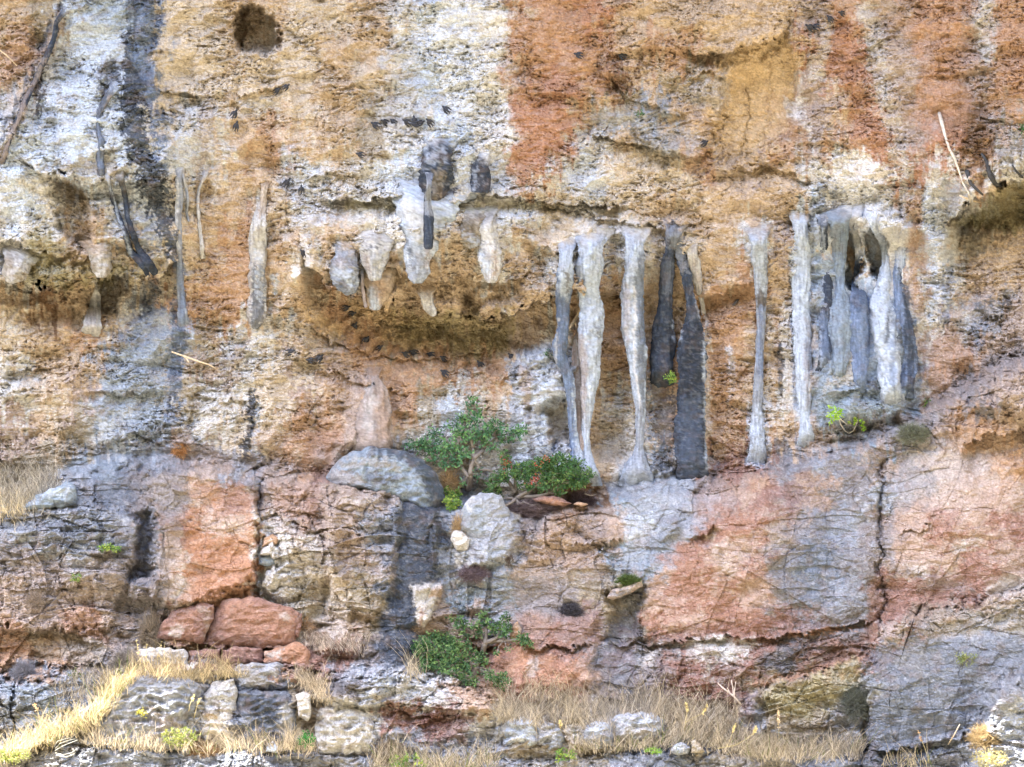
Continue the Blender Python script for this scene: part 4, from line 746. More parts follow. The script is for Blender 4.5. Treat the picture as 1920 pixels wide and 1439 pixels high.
tube('flowstone_ribbon', [(384,330,9),(372,360,7),(372,400,6),(376,440,7),(379,475,8)], 'w', [('S',[(376,340,6),(370,390,4)],'g',.5,3,3,3)], 'thin pale strand on the tan rock, right of the blue ribbon', 'rock ribbon', None, off=.045, na=14)
tube('flowstone_ribbon', [(118,26,12),(108,38,10),(102,70,9),(84,112,12),(66,150,10),(44,200,11),(24,245,10),(6,300,10)], 'd', [('S',[(84,112,8),(60,160,8),(20,250,12),(0,310,12)],'p',.65,4,4,4)],
 'dark root-like strand slanting down the top left corner', 'rock ribbon', None, off=.055, na=20)
tube('stalagmite', [(180,547,8),(180,556,17),(177,572,20),(175,590,26),(173,612,32)], 'w', [('S',[(184,552,4),(186,580,4)],'G',.7,2,3,3),('S',[(170,580,14),(172,608,16)],'p',.4,5,5,4)],
 'small white stalagmite standing in front of the dark left hollow', 'stalagmite', None, off=.22, fk=.7)
tube('flowstone_boss', [(700,706,20),(702,730,44),(700,770,58),(698,810,66),(698,838,74)], 'p', [('S',[(694,720,16),(690,800,20)],'w',.5,7,7,5),('S',[(716,750,20),(722,820,24)],'o',.5,7,7,5),('S',[(690,716,12),(700,722,10)],'G',.5,4,4,5)],
 'rounded pink buttress rising from the cave floor', 'rock buttress', None, off=.02, fk=.6, flat=.6)
# ---------------------------------------------------------------- loose blocks and boulders: closed solids with facets
def boulder(name, poly, base, ops, label, cat='boulder', group=None, off=.22, thick=.5, round_=.55, fac=.10, lump=.05, fk=.8, top=.0, ao=None):
    P = np.array(poly, float); c = P.mean(0)
    n = 150; t = np.concatenate([[0], np.cumsum(np.hypot(*np.diff(np.vstack([P, P[:1]]), axis=0).T))])
    q = np.linspace(0, t[-1], n, endpoint=False); PP = np.vstack([P, P[:1]])
    O = np.stack([np.interp(q, t, PP[:, 0]), np.interp(q, t, PP[:, 1])], 1)
    k = np.array([1, 2, 3, 2, 1])/9.
    O = np.stack([np.convolve(np.pad(O[:, i], 2, 'wrap'), k, 'valid') for i in (0, 1)], 1)
    s = int(abs(poly[0][0])*3+abs(poly[0][1])) % 400
    size = (np.ptp(P[:, 0])+np.ptp(P[:, 1]))*.5
    O = O+ (np.stack([pn(O[:, 0]/16, O[:, 1]/16, s)*1.3, pn(O[:, 0]/16, O[:, 1]/16, s+1)*1.3], 1))*min(5, size*.08)
    rings = 64; rr = np.concatenate([np.linspace(.01, 1, rings), np.full(14, 1.0), np.linspace(.97, .01, 6)])
    dd = np.concatenate([np.zeros(rings), np.linspace(.04, 1, 14), np.full(6, 1.0)])
    px = c[0]+(O[None, :, 0]-c[0])*rr[:, None]; py = c[1]+(O[None, :, 1]-c[1])*rr[:, None]
    if ao is None: ao = float(np.median([out_at(a, b) for a, b in O[::6]]+[out_at(c[0], c[1])]))
    rng = np.random.RandomState(s)
    h = np.full(px.shape, 9.)
    for a in rng.rand(9)*2*np.pi:
        tl = rng.uniform(.15, .8)
        h = np.minimum(h, (size*PX*.5)*tl*(1-rng.uniform(.2, .8)*0)-((px-c[0])*math.cos(a)+(py-c[1])*math.sin(a))*PX*tl*.9)
    h = h-h[0].mean()
    edge = 1-(np.clip(rr, 0, 1)**5)[:, None]
    front = off+thick*.25*(edge-1)*round_*2+fac*np.clip(h/(size*PX*.5), -1, .3)*3*size*PX*.3
    fn = (.5-np.abs(pn3((px/26).astype(f4), (py/14).astype(f4), (0*px+3).astype(f4), s+9))*2)*lump*1.3+pn3((px/15).astype(f4), (py/11).astype(f4), (dd[:, None]*4+0*px).astype(f4), s)*lump+pn3((px/6).astype(f4), (py/4.5).astype(f4), (dd[:, None]*9+0*px).astype(f4), s+2)*lump*.5+pn3((px/2.6).astype(f4), (py/2.2).astype(f4), (0*px).astype(f4), s+2)*lump*.25
    out = ao+front+fn-dd[:, None]*(thick+off)
    # the lit top edge leans back
    X, Y, Z = at(px, py, out)
    V = np.stack([X, Y, Z], -1); N = V.shape[0]
    F = Field(px.astype(f4), py.astype(f4))
    rgb = finish(F, paint(F, np.broadcast_to(col(base), px.shape+(3,)).copy(), ops), fk)
    VV = np.concatenate([V.reshape(-1, 3), [V[0].mean(0), V[-1].mean(0)]]); CC = np.concatenate([rgb.reshape(-1, 3), [rgb[0].mean(0)]*2])
    a = N*n; tr = [[a, j, (j+1) % n] for j in range(n)]+[[a+1, (N-1)*n+(j+1) % n, (N-1)*n+j] for j in range(n)]
    o = mesh_obj(name, VV, gridquads(N, n, True), M_ROCK, CC, tris=tr)
    return tag(o, label, cat, group)
GB = 'loose blocks along the lower ledges'
boulder('boulder', [(612,908),(616,884),(645,852),(700,838),(748,843),(790,862),(815,885),(830,912),(836,945),(815,968),(770,955),(720,935),(670,922),(640,916)], 'e',
 [('S',[(700,846,18),(760,850,22),(800,880,34),(822,930,40),(826,985,30)],'d',.8,5,7,6),('S',[(640,870,20),(700,862,14),(740,880,14)],'n',.5,6,7,6),('P',[(690,880),(750,900),(745,912),(690,905)],'G',.8,5,6,5),('S',[(640,885,8),(665,884,6)],'k',.5,3,4,4),('P',[(740,905),(800,930),(800,990),(760,960)],'B',.4,8,8,8),('P',[(620,880),(680,890),(690,910),(620,912)],'p',.5,6,6,4)],
 'big grey dome-shaped boulder with dark streaks, left of the leafy sapling', off=.7, thick=1.2, fac=.03, lump=.08, round_=.8, fk=1.0)
boulder('boulder', [(290,1197),(308,1160),(330,1142),(384,1131),(402,1134),(403,1148),(394,1180),(380,1206),(330,1200)], 'r',
 [('P',[(313,1188),(322,1172),(340,1170),(346,1182),(340,1198),(318,1192)],'w',.9,3,4,3),('P',[(300,1180),(340,1150),(380,1150),(370,1190),(345,1200)],'O',.45,8,8,5),('S',[(370,1135,10),(390,1150,12),(386,1190,8)],'p',.6,4,5,5)],
 'red boulder with a cream patch, left one of the split pair', group=GB, off=.28)
boulder('boulder', [(384,1206),(404,1150),(416,1128),(470,1118),(500,1126),(552,1140),(566,1154),(566,1172),(548,1212),(500,1216),(440,1212)], 'r',
 [('P',[(420,1140),(500,1130),(560,1155),(545,1205),(430,1205)],'O',.5,10,9,7),('P',[(420,1120),(470,1112),(480,1130),(425,1140)],'O',.4,6,6,4),('S',[(530,1150,10),(540,1160,12)],'w',.5,4,5,4)],
 'wide red boulder, right one of the split pair', group=GB, off=.26)
boulder('boulder', [(552,1192),(556,1165),(562,1152),(568,1152),(566,1180),(558,1196)], 'r', [], 'narrow red splinter of rock leaning on the wide red boulder', group=GB, off=.2, thick=.25)
boulder('boulder', [(254,1243),(256,1222),(285,1214),(330,1216),(352,1222),(354,1246),(300,1252)], 'w', [('S',[(256,1225,10),(260,1244,12)],'r',.7,4,4,4),('P',[(290,1220),(340,1220),(340,1240),(300,1244)],'n',.4,6,6,6)],
 'pale block under the red boulder with the cream patch', group=GB, off=.3, fac=.03)
boulder('boulder', [(354,1246),(354,1224),(380,1216),(412,1218),(414,1246),(380,1250)], 'r', [('S',[(370,1236,14),(395,1240,14)],'e',.5,5,6,8)], 'small reddish block between the pale block and the long red one', group=GB, off=.3, fac=.03)
boulder('boulder', [(414,1246),(415,1218),(450,1213),(490,1216),(496,1242),(460,1249)], 'r', [], 'smooth brick red block under the wide red boulder', group=GB, off=.28, fac=.04)
boulder('boulder', [(494,1244),(498,1222),(530,1212),(556,1205),(570,1206),(582,1226),(584,1256),(552,1262),(545,1246)], 'O', [('P',[(500,1222),(525,1216),(525,1236),(500,1240)],'w',.6,5,6,7)], 'rough orange block at the right end of the red row', group=GB, off=.3, fac=.05)
boulder('boulder', [(40,952),(68,928),(128,904),(142,912),(146,944),(120,950),(80,956)], 'e', [('S',[(90,925,20),(130,915,10)],'W',.6,6,7,6),('S',[(100,948,8),(146,940,8)],'d',.6,4,5,4)], 'flat grey slab resting at the edge of the upper left grass', group=GB, off=.4, thick=.7, fac=.03)
boulder('boulder', [(186,1340),(196,1302),(232,1276),(290,1264),(350,1272),(378,1284),(372,1318),(352,1350),(344,1404),(250,1412),(196,1408),(182,1375)], 'g',
 [('P',[(220,1290),(360,1285),(350,1330),(230,1340)],'g',.5,10,10,12),('P',[(290,1350),(340,1345),(335,1395),(290,1395)],'p',.5,8,8,6),('S',[(365,1300,12),(350,1340,12)],'d',.5,6,6,5),('S',[(240,1330,5),(300,1332,5)],'n',.6,3,5,5)],
 'largest pitted whitish rock in the lower left, under the sunlit grass', group=GB, off=.2, thick=.9, fac=.04, lump=.11, fk=1.4)
boulder('boulder', [(376,1345),(379,1318),(388,1292),(402,1276),(440,1275),(444,1300),(444,1402),(384,1404),(374,1375)], 'w',
 [('P',[(385,1285),(440,1280),(440,1330),(380,1330)],'g',.5,7,8,10),('S',[(380,1335,14),(405,1337,16)],'k',.6,4,5,4),('S',[(384,1342,10),(404,1344,10)],'y',.6,4,4,4),('P',[(380,1360),(420,1350),(420,1395),(385,1395)],'c',.6,6,7,5)],
 'tall cream block with a brown hollow, beside the largest whitish rock', group=GB, off=.22, thick=.8, fac=.05, lump=.09, fk=1.4)
boulder('boulder', [(428,1262),(446,1246),(500,1242),(531,1245),(537,1268),(538,1292),(490,1294),(440,1293)], 'g', [('P',[(450,1250),(530,1250),(530,1280),(460,1280)],'n',.5,8,8,7)], 'flat-topped grey slab lying on the dark block', group=GB, off=.16, thick=.7, fac=.03, lump=.07, fk=1.2)
boulder('boulder', [(444,1297),(490,1297),(538,1296),(552,1306),(557,1345),(554,1402),(500,1408),(446,1404)], 'G', [('P',[(460,1305),(540,1310),(510,1360),(470,1350)],'d',.65,8,8,8),('P',[(528,1325),(550,1320),(552,1380),(520,1375)],'w',.6,5,6,7)],
 'dark grey block under the flat-topped slab', group=GB, off=.14, thick=.7, fac=.05, lump=.09, fk=1.3)
boulder('boulder', [(554,1304),(570,1298),(582,1306),(584,1335),(578,1352),(560,1345)], 'w', [('S',[(560,1330,8),(575,1345,8)],'n',.5,4,4,6)], 'small pale stone wedged right of the dark block', group=GB, off=.3, thick=.4)
boulder('boulder', [(590,1345),(604,1326),(640,1320),(690,1338),(706,1360),(706,1408),(650,1416),(592,1412)], 'w', [('P',[(600,1330),(690,1345),(680,1370),(600,1365)],'g',.5,8,9,10)], 'whitish boulder left of the tall dry grass clump', group=GB, off=.16, thick=.7, fac=.05, lump=.1, fk=1.4)
boulder('stone', [(498,1411),(502,1396),(512,1390),(520,1400),(521,1412)], 'W', [], 'small pale stone lying in grass in front of the dark block', 'stone', 'small stones on the ledge', off=.32, thick=.3)
boulder('boulder', [(1146,1362),(1150,1344),(1180,1337),(1230,1338),(1246,1348),(1244,1385),(1200,1392),(1156,1386)], 'g', [('P',[(1150,1340),(1240,1340),(1230,1355),(1160,1360)],'W',.5,6,8,9),('P',[(1170,1365),(1240,1365),(1240,1390),(1170,1388)],'w',.6,7,8,7)],
 'flat-topped grey block standing out of the straw grass', group=GB, off=.3, thick=.8, fac=.04, lump=.08, fk=1.2)
boulder('boulder', [(1090,1385),(1098,1362),(1116,1352),(1138,1354),(1150,1375),(1152,1400),(1110,1404)], 'g', [('S',[(1105,1365,14),(1130,1360,10)],'W',.6,5,6,8)], 'rounded grey rock touching the flat-topped grey block', group=GB, off=.3, thick=.6, fac=.05, lump=.08, fk=1.2)
boulder('boulder', [(940,1372),(946,1352),(975,1344),(1004,1350),(1008,1395),(970,1404),(944,1398)], 'W', [('P',[(950,1360),(990,1355),(990,1390),(955,1390)],'g',.5,7,8,10),('S',[(962,1385,14),(975,1392,12)],'x',.6,4,5,5)], 'pitted pale rock left of its smaller neighbour at bottom centre', group=GB, off=.14, thick=.6, fac=.05, lump=.1, fk=1.4)
boulder('boulder', [(1006,1398),(1008,1366),(1022,1354),(1045,1358),(1058,1376),(1060,1400),(1030,1406)], 'g', [('S',[(1020,1370,14),(1040,1380,14)],'w',.5,5,6,8)], 'smaller pitted rock right of the pale one at bottom centre', group=GB, off=.14, thick=.6, fac=.05, lump=.1, fk=1.4)
boulder('stone', [(1256,1412),(1262,1398),(1278,1392),(1298,1403),(1288,1413),(1268,1417)], 'g', [('S',[(1266,1400,8),(1284,1402,6)],'W',.5,3,4,5)], 'flat grey stone on the bottom ledge edge', 'stone', 'small stones on the ledge', off=.4, thick=.4)
boulder('stone', [(1296,1412),(1296,1390),(1304,1386),(1314,1396),(1322,1410),(1312,1414)], 'n', [('S',[(1300,1392,6),(1312,1404,6)],'w',.5,3,4,5)], 'upright pitted stone next to the flat grey one', 'stone', 'small stones on the ledge', off=.4, thick=.35, lump=.07)
boulder('stone', [(996,938),(1010,931),(1040,930),(1060,936),(1073,945),(1060,952),(1040,949),(1016,944)], 'r', [('S',[(1020,935,8),(1050,942,8)],'O',.5,3,4,4)], 'flat rust red stone jutting out under the berry bush', 'stone', 'small stones on the ledge', off=.5, thick=.6, fac=.02)
boulder('stone', [(1074,946),(1084,941),(1100,943),(1103,947),(1088,951)], 'o', [], 'thin orange stone right of the rust red one', 'stone', 'small stones on the ledge', off=.4, thick=.3)
boulder('boulder', [(856,1000),(864,958),(884,930),(916,922),(942,932),(956,955),(950,1005),(905,1018)], 'g', [('S',[(876,950,8),(880,956,10)],'x',.8,3,3,3),('P',[(870,960),(930,950),(920,1000),(880,1000)],'e',.5,8,8,5),('P',[(860,935),(890,925),(888,940),(864,950)],'w',.6,4,4,4)], 'smooth pale grey boulder under the leafy sapling', group=GB, off=.25, thick=.6, fac=.04, fk=.6)
boulder('stone', [(843,1010),(852,994),(868,998),(880,1012),(878,1030),(856,1033)], 'w', [], 'white angular stone lodged below the pale grey boulder', 'stone', 'small stones on the ledge', off=.25, thick=.35)
boulder('boulder', [(955,1198),(960,1175),(970,1164),(978,1178),(976,1198),(966,1204)], 'o', [('S',[(972,1175,8),(972,1195,6)],'w',.4,3,4,4)], 'upright orange rock behind the lower green bush', group=GB, off=.25, thick=.4)
boulder('boulder', [(240,1118),(242,1098),(262,1082),(290,1082),(296,1098),(290,1122),(262,1126)], 'm', [], 'mauve block filling the foot of the dark left cleft', group=GB, off=.15, thick=.5, fk=.5)
for i, (pl, b, lb) in enumerate([([(484,1060),(486,1044),(504,1040),(518,1048),(516,1058),(500,1062)], 'e', 'lowest grey stone wedged in the crack right of the red pillar'), ([(488,1042),(492,1028),(512,1022),(526,1030),(522,1040)], 'w', 'middle pale stone wedged in the crack right of the red pillar'),
 ([(490,1026),(496,1008),(512,1000),(524,1010),(520,1022)], 'o', 'upper orange stone wedged in the crack right of the red pillar'), ([(492,1100),(500,1068),(526,1064),(530,1082),(518,1108)], 'w', 'long pale stone standing in the crack beside the red pillar')]):
    boulder('stone', pl, b, [], lb, 'stone', 'stones wedged in the crack', off=.12, thick=.3, fk=.8)
boulder('boulder', [(1138,1120),(1150,1104),(1180,1094),(1207,1088),(1204,1100),(1178,1116),(1150,1124)], 'p', [('S',[(1150,1116,8),(1180,1108,10)],'G',.6,4,5,7)], 'wedge of rock carrying the dark green tuft', group=GB, off=.4, thick=.5, fac=.04)
# ---------------------------------------------------------------- vegetation
G_ = np.random.RandomState(11)
def wpt(px, py, off=0.0):
    o = float(np.median([out_at(px+a, py+b) for a in (-6, 0, 6) for b in (-5, 0, 5)]))+off
    x, y, z = at(px, py, o); return np.array([float(x), float(y), float(z)])
M_LEAF = mat('leaf', attr=True, rough=.55, spec=.35, var=.2, vscale=30, trans=.3)
M_STRAW = mat('dry_grass', attr=True, rough=.85, spec=.15, var=.2, vscale=20, trans=.35)
M_BARK = mat('grey_bark', rgb=(.22, .19, .17), rough=.9, bump=.003, bscale=90, var=.3, vscale=60)
M_TWIG = mat('dry_twig', rgb=(.20, .17, .16), rough=.9, var=.35, vscale=30)
M_PALEW = mat('bleached_wood', rgb=(.62, .50, .36), rough=.8, bump=.004, bscale=80, var=.25, vscale=30)
def norm(v): return v/(np.linalg.norm(v, axis=-1, keepdims=True)+1e-9)
def leaves(name, C_, n, L, W, cols, parent=None, spread=None, droop=.25, kind=None, clump=5):
    """C_: list of (centre xyz, radii xyz, weight); n leaves as folded lens shapes growing in sprays"""
    w_ = np.array([c[2] for c in C_], float); w_ /= w_.sum()
    ns = max(1, n//clump); pick = G_.choice(len(C_), ns, p=w_)
    d = norm(G_.normal(size=(ns, 3))); r = G_.rand(ns, 1)**.45
    cen = np.array([C_[i][0] for i in pick])+d*r*np.array([C_[i][1] for i in pick])
    tw = norm(d+G_.normal(size=(ns, 3))*.7+np.array([0, -.25, .35]))
    tone = G_.rand(ns, 1)
    P = np.repeat(cen, clump, 0); T = np.repeat(tw, clump, 0); tn = np.repeat(tone, clump, 0); m = len(P)
    k = np.tile(np.arange(clump), ns)[:, None]/clump
    P = P+T*(k-.4)*L*clump*.45
    side = norm(np.cross(T, G_.normal(size=(m, 3)))); A = norm(T*.55+side*.9+np.array([0, 0, -droop])*G_.rand(m, 1))
    B = norm(np.cross(A, norm(np.array([0, -.8, .75])+G_.normal(size=(m, 3))*.55)))
    N_ = norm(np.cross(A, B))
    l = L*(.65+.7*G_.rand(m, 1)); w2 = W*(.7+.6*G_.rand(m, 1))
    v = np.stack([P, P+A*l*.5+B*w2*.5+N_*w2*.15, P+A*l, P+A*l*.5-B*w2*.5+N_*w2*.15, P+A*l*.5-N_*w2*.05], 1)
    base = np.arange(m)[:, None]*5
    tr = np.concatenate([base+np.array([0, 1, 4]), base+np.array([1, 2, 4]), base+np.array([2, 3, 4]), base+np.array([3, 0, 4])])
    cc = np.array([lin(c) for c in cols]); q = np.clip(tn*.75+.25*G_.rand(m, 1), 0, .999)*(len(cc)-1); i = q.astype(int)[:, 0]; f = q-q.astype(int)
    c = (cc[i]*(1-f)+cc[np.minimum(i+1, len(cc)-1)]*f)*(.75+.5*G_.rand(m, 1))
    return mesh_obj(name, v.reshape(-1, 3), None, M_LEAF, np.repeat(c, 5, 0), parent, smooth=False, tris=tr)
def sticks(name, paths, material, parent=None, na=6):
    """paths: list of arrays (n,4): xyz + radius"""
    VV = []; Q = []; TR = []; o = 0
    for p in paths:
        p = np.asarray(p, float); n = len(p)
        T = norm(np.gradient(p[:, :3], axis=0)); a = norm(np.cross(T, [[.2, .9, .3]])); b = np.cross(T, a)
        th = np.linspace(0, 2*np.pi, na, endpoint=False)
        v = p[:, None, :3]+(np.cos(th)[None, :, None]*a[:, None]+np.sin(th)[None, :, None]*b[:, None])*p[:, None, 3:4]
        VV.append(v.reshape(-1, 3)); Q.append(gridquads(n, na, True, o)); TR += [[o, o+j, o+j+1] for j in range(1, na-1)]+[[o+(n-1)*na, o+(n-1)*na+j+1, o+(n-1)*na+j] for j in range(1, na-1)]; o += n*na
    return mesh_obj(name, np.concatenate(VV), np.concatenate(Q), material, None, parent, tris=TR)
def wob(a, b, n=8, amp=.05, r0=.01, r1=.004):
    a = np.array(a, float); b = np.array(b, float); t = np.linspace(0, 1, n)[:, None]
    w_ = np.cumsum(G_.normal(size=(n, 3)), 0); w_ -= w_[:1]*(1-t)+w_[-1:]*t
    return np.concatenate([a+(b-a)*t+w_*amp*np.linalg.norm(b-a)*.35, r0+(r1-r0)*t], 1)
def root_empty(name, p, label, cat, group=None):
    o = bpy.data.objects.new(name, None); C.objects.link(o); o.location = p; o.empty_display_size = .1
    return tag(o, label, cat, group)
def adopt(root, o):
    o.parent = root; o.matrix_parent_inverse = root.matrix_basis.inverted() if False else o.matrix_parent_inverse
    me = o.data
    n = len(me.vertices); a = np.empty(n*3, f4); me.vertices.foreach_get('co', a)
    a = a.reshape(-1, 3)-np.array(root.location, f4); me.vertices.foreach_set('co', a.ravel()); me.update()
    return o
GREEN = [(34, 62, 42), (52, 86, 54), (78, 114, 70), (108, 138, 84)]
GREEN_Y = [(62, 100, 50), (96, 136, 62), (140, 166, 74), (186, 190, 88)]
GREEN_B = [(44, 84, 60), (70, 112, 80), (98, 140, 96), (130, 162, 104)]
def bush(name, label, base, clusters, n, L, W, cols, trunk=(), twigs=2, off=.25, thick=.9, berries=None, group=None, rt=.012, cat='shrub'):
    b0 = wpt(*base, 0.02); r = root_empty(name, b0, label, cat, group)
    Cs = []
    for c in clusters:
        px, py, rx, ry = c[:4]; o = off*(1.2 if len(c) < 5 else c[4])
        w0 = wpt(px, py, o)
        Cs.append((w0, np.array([rx*PX, max(.06, min(rx, ry)*PX*thick), ry*PX]), rx*ry**.8))
    adopt(r, leaves('leaves', Cs, n, L, W, cols))
    paths = []
    for t in trunk:
        pts = [wpt(p[0], p[1], off*.7) for p in t]; pts[0] = pts[0] if t is not trunk[0] else b0
        for i in range(len(pts)-1):
            f = i/(len(pts)-1); g = (i+1)/(len(pts)-1); rr = t[0][2]*PX*.5
            paths.append(wob(pts[i], pts[i+1], 6, .08, rr*(1-.65*f), rr*(1-.65*g)))
    anchors = [p[-1, :3] for p in paths] or [b0]
    for c in Cs:
        A = min(anchors, key=lambda q: np.linalg.norm(q-c[0]))
        e0 = c[0]; paths.append(wob(A, e0, 8, .12, rt*.8, rt*.4))
        for _ in range(twigs+int(c[1][0]*14)):
            e = c[0]+norm(G_.normal(size=3))*c[1]*.85; paths.append(wob(e0+(A-e0)*G_.rand()*.5, e, 6, .14, rt*.45, rt*.15))
    adopt(r, sticks('branches', paths, M_BARK))
    if berries:
        P = []
        for px, py, rr, nb in berries:
            c = wpt(px, py, off*1.7)
            for _ in range(nb): P.append(c+G_.normal(size=3)*rr*PX*.5)
        P = np.array(P); s = .011
        o8 = np.array([[1,0,0],[-1,0,0],[0,1,0],[0,-1,0],[0,0,1],[0,0,-1]])*s
        tr0 = np.array([[0,2,4],[2,1,4],[1,3,4],[3,0,4],[2,0,5],[1,2,5],[3,1,5],[0,3,5]])
        v = (P[:, None]+o8).reshape(-1, 3); tr = (np.arange(len(P))[:, None, None]*6+tr0).reshape(-1, 3)
        adopt(r, mesh_obj('berries', v, None, mat('red_berry', rgb=(.45, .07, .05), rough=.4, spec=.5), tris=tr))
    return r
GS_ = 'green shrubs rooted on the ledges'
bush('terebinth_sapling', 'open airy green sapling with a bare forked trunk behind the dome boulder', (877, 918),
 [(885,760,11,16),(884,785,18,16),(866,782,10,8),(900,770,10,8),(890,808,10,8),(853,798,16,7),(845,808,16,6),(922,790,16,9),(928,803,20,10),(915,812,18,9),(960,810,18,8),(978,806,12,8),(968,822,14,7),(945,826,16,8),
  (880,820,18,10),(862,812,14,10),(905,826,20,9),(835,826,16,9),(815,815,14,10),(798,828,18,9),(780,838,16,9),(772,832,10,6),(810,842,20,10),(835,845,20,12),(855,840,18,12),(858,858,18,9),(820,862,20,9),(838,868,16,8),(925,838,10,6),(876,852,10,6),(862,870,9,5),(896,890,10,6),(868,905,9,5)],
 2300, .075, .032, GREEN_B[:3]+[(126,166,92)], [[(877,918,13),(882,890),(888,862),(886,840)],[(888,862,8),(906,842),(930,822),(955,812)],[(886,840,8),(876,812),(870,790),(882,768)],[(880,895,8),(864,875),(845,858),(815,848),(790,838)],[(888,862,7),(866,850),(850,842)]], 2, off=.30, thick=.8, group=GS_, cat='tree')
bush('berry_bush', 'dense spreading green bush with red berries at the foot of the twin columns', (968, 935),
 [(926,905,18,16),(925,922,18,10),(940,895,16,12),(946,855,12,8),(950,868,12,10),(960,885,20,14),(985,885,24,18),(985,905,22,14),(1005,872,20,12),(1025,868,20,10),(1040,862,18,8),(1050,858,14,7),(1015,890,26,16),(1040,885,24,16),(1062,882,24,16),(1078,870,18,10),(1085,888,20,14),(1098,896,12,10),(1080,905,22,10),(1050,905,26,11),(1015,910,20,9),(1064,865,14,8),(1052,925,10,4),(1106,888,8,8)],
 5000, .058, .028, [(40,74,48),(60,98,58),(90,126,72),(136,156,90)], [[(968,935,10),(968,915),(965,880)],[(966,925,8),(950,900),(925,885),(900,880),(890,862)],[(968,935,9),(1000,915),(1030,895)],[(970,935,8),(1030,925),(1075,905)]], 3, off=.42, thick=1.2, berries=[(952,872,14,26),(1006,898,9,24),(1026,860,8,16),(995,905,8,12),(1008,870,12,12)], group=GS_)
bush('small_bush', 'small bright green bush tucked right of the dome boulder', (848, 955),
 [(838,925,8,8),(846,935,12,10),(855,928,8,7),(848,948,12,9),(860,945,7,7),(842,942,9,8)], 900, .05, .026, GREEN_Y, [], 2, off=.2, group=GS_)
bush('mastic_bush', 'green bush on the lower red ledge with thin bare branches reaching up to the right', (885, 1272),
 [(790,1205,14,10),(786,1215,12,10),(805,1200,22,12),(828,1200,24,14),(850,1208,20,14),(800,1225,22,14),(830,1225,30,18),(856,1232,24,18),(876,1215,16,14),(872,1245,24,14),(808,1245,20,12),(835,1250,26,12),(860,1262,24,10),(880,1278,20,8),(795,1250,12,8),(900,1228,10,8),(905,1240,14,8),(915,1262,12,8),(930,1275,14,8),(945,1268,10,7),(938,1285,12,7),(950,1278,6,6),
  (850,1160,9,6),(862,1165,12,8),(860,1180,12,10),(872,1172,8,7),(875,1190,9,6),(906,1152,12,8),(912,1165,10,9),(890,1172,10,7),(900,1188,10,7),(925,1180,10,8),(938,1168,12,9),(950,1160,11,8),(950,1178,10,10),(944,1190,8,6),(980,1196,14,7),(990,1206,14,6),(970,1202,7,5),(953,1216,7,4),(930,1225,7,4)],
 5200, .052, .030, GREEN+[(132,158,92)], [[(885,1272,14),(893,1250),(903,1228),(910,1208),(912,1180),(912,1158)],[(910,1206,9),(930,1198),(948,1172)],[(910,1204,9),(890,1188),(865,1172)],[(912,1204,9),(945,1202),(978,1198)],[(893,1250,8),(870,1240),(840,1225)],[(885,1272,8),(850,1262),(815,1245)]], 2, off=.28, thick=1.1, group=GS_)
def tuft_plant(name, label, px, py, rx, ry, n, cols, L=.045, W=.022, off=.06, cat='plant', group='small green plants in cracks'):
    return bush(name, label, (px, py+ry), [(px, py, rx, ry)], n, L, W, cols, [], 1, off=off, group=group, rt=.006, cat=cat)
tuft_plant('leafy_plant', 'small leafy green tuft clinging to the dark forked column', 1259, 709, 10, 9, 160, GREEN_Y, off=.55)
tuft_plant('leafy_plant', 'bright green broad-leaved plant beside the boulder in the bottom grass', 575, 1388, 13, 13, 240, [(30,92,40),(50,130,52),(74,160,70)], off=.35)
tuft_plant('leafy_plant', 'low bright green plants on the grey block above the mauve cleft block', 204, 1028, 20, 5, 200, GREEN_Y)
tuft_plant('leafy_plant', 'tiny green plant in the cracked rock at far left', 143, 1083, 9, 6, 70, GREEN_Y)
tuft_plant('leafy_plant', 'tiny green plant in the cliff crease near the right dry bush', 1737, 757, 5, 6, 40, GREEN_Y)
tuft_plant('leafy_plant', 'tiny round green plant on the wall left of the slate blue column', 1027, 660, 5, 5, 50, GREEN)
tuft_plant('leafy_plant', 'faint olive plants growing on the grey slab at lower right', 1812, 1237, 22, 9, 160, [(96,112,70),(130,140,86),(150,150,100)])
tuft_plant('leafy_plant', 'olive twiggy plant above the crack in the bottom left grey rock', 142, 1268, 18, 16, 110, [(96,110,60),(130,140,80)])
tuft_plant('leafy_plant', 'small green plants at the bottom centre edge, under the pitted rocks', 1060, 1418, 22, 12, 200, GREEN_Y, off=.25)
tuft_plant('leafy_plant', 'green sprigs at the bottom edge left of centre', 762, 1428, 40, 14, 260, GREEN_Y, off=.3)
tuft_plant('leafy_plant', 'bright green moss-like patch beside the flat grey stone', 1226, 1408, 16, 6, 380, [(96,140,50),(130,176,66),(160,196,80)], L=.025, W=.014, off=.3)
tuft_plant('leafy_plant', 'green sprigs on the small ledge in the upper wall', 1198, 214, 8, 4, 60, GREEN)
tuft_plant('leafy_plant', 'green tuft at the right edge above the right hollow', 1916, 240, 7, 7, 60, GREEN)
tuft_plant('leafy_plant', 'sunlit yellow green cushion at the far bottom left', 20, 1418, 36, 14, 900, [(96,110,50),(130,140,66),(170,166,96)], L=.03, W=.018, off=.3)
tuft_plant('leafy_plant', 'yellow green cushion in front of the largest whitish rock', 338, 1382, 34, 16, 800, [(84,100,46),(120,130,56),(160,156,80)], L=.035, W=.018, off=.4)
tuft_plant('leafy_plant', 'sprig of yellow leaves on the largest whitish rock', 265, 1336, 9, 6, 70, [(180,176,70),(210,200,90)], off=.3)
tuft_plant('leafy_plant', 'pale yellow cushion plant in the bottom right corner', 1858, 1424, 34, 16, 1200, [(140,132,80),(170,160,104),(190,180,130)], L=.03, W=.012, off=.3)
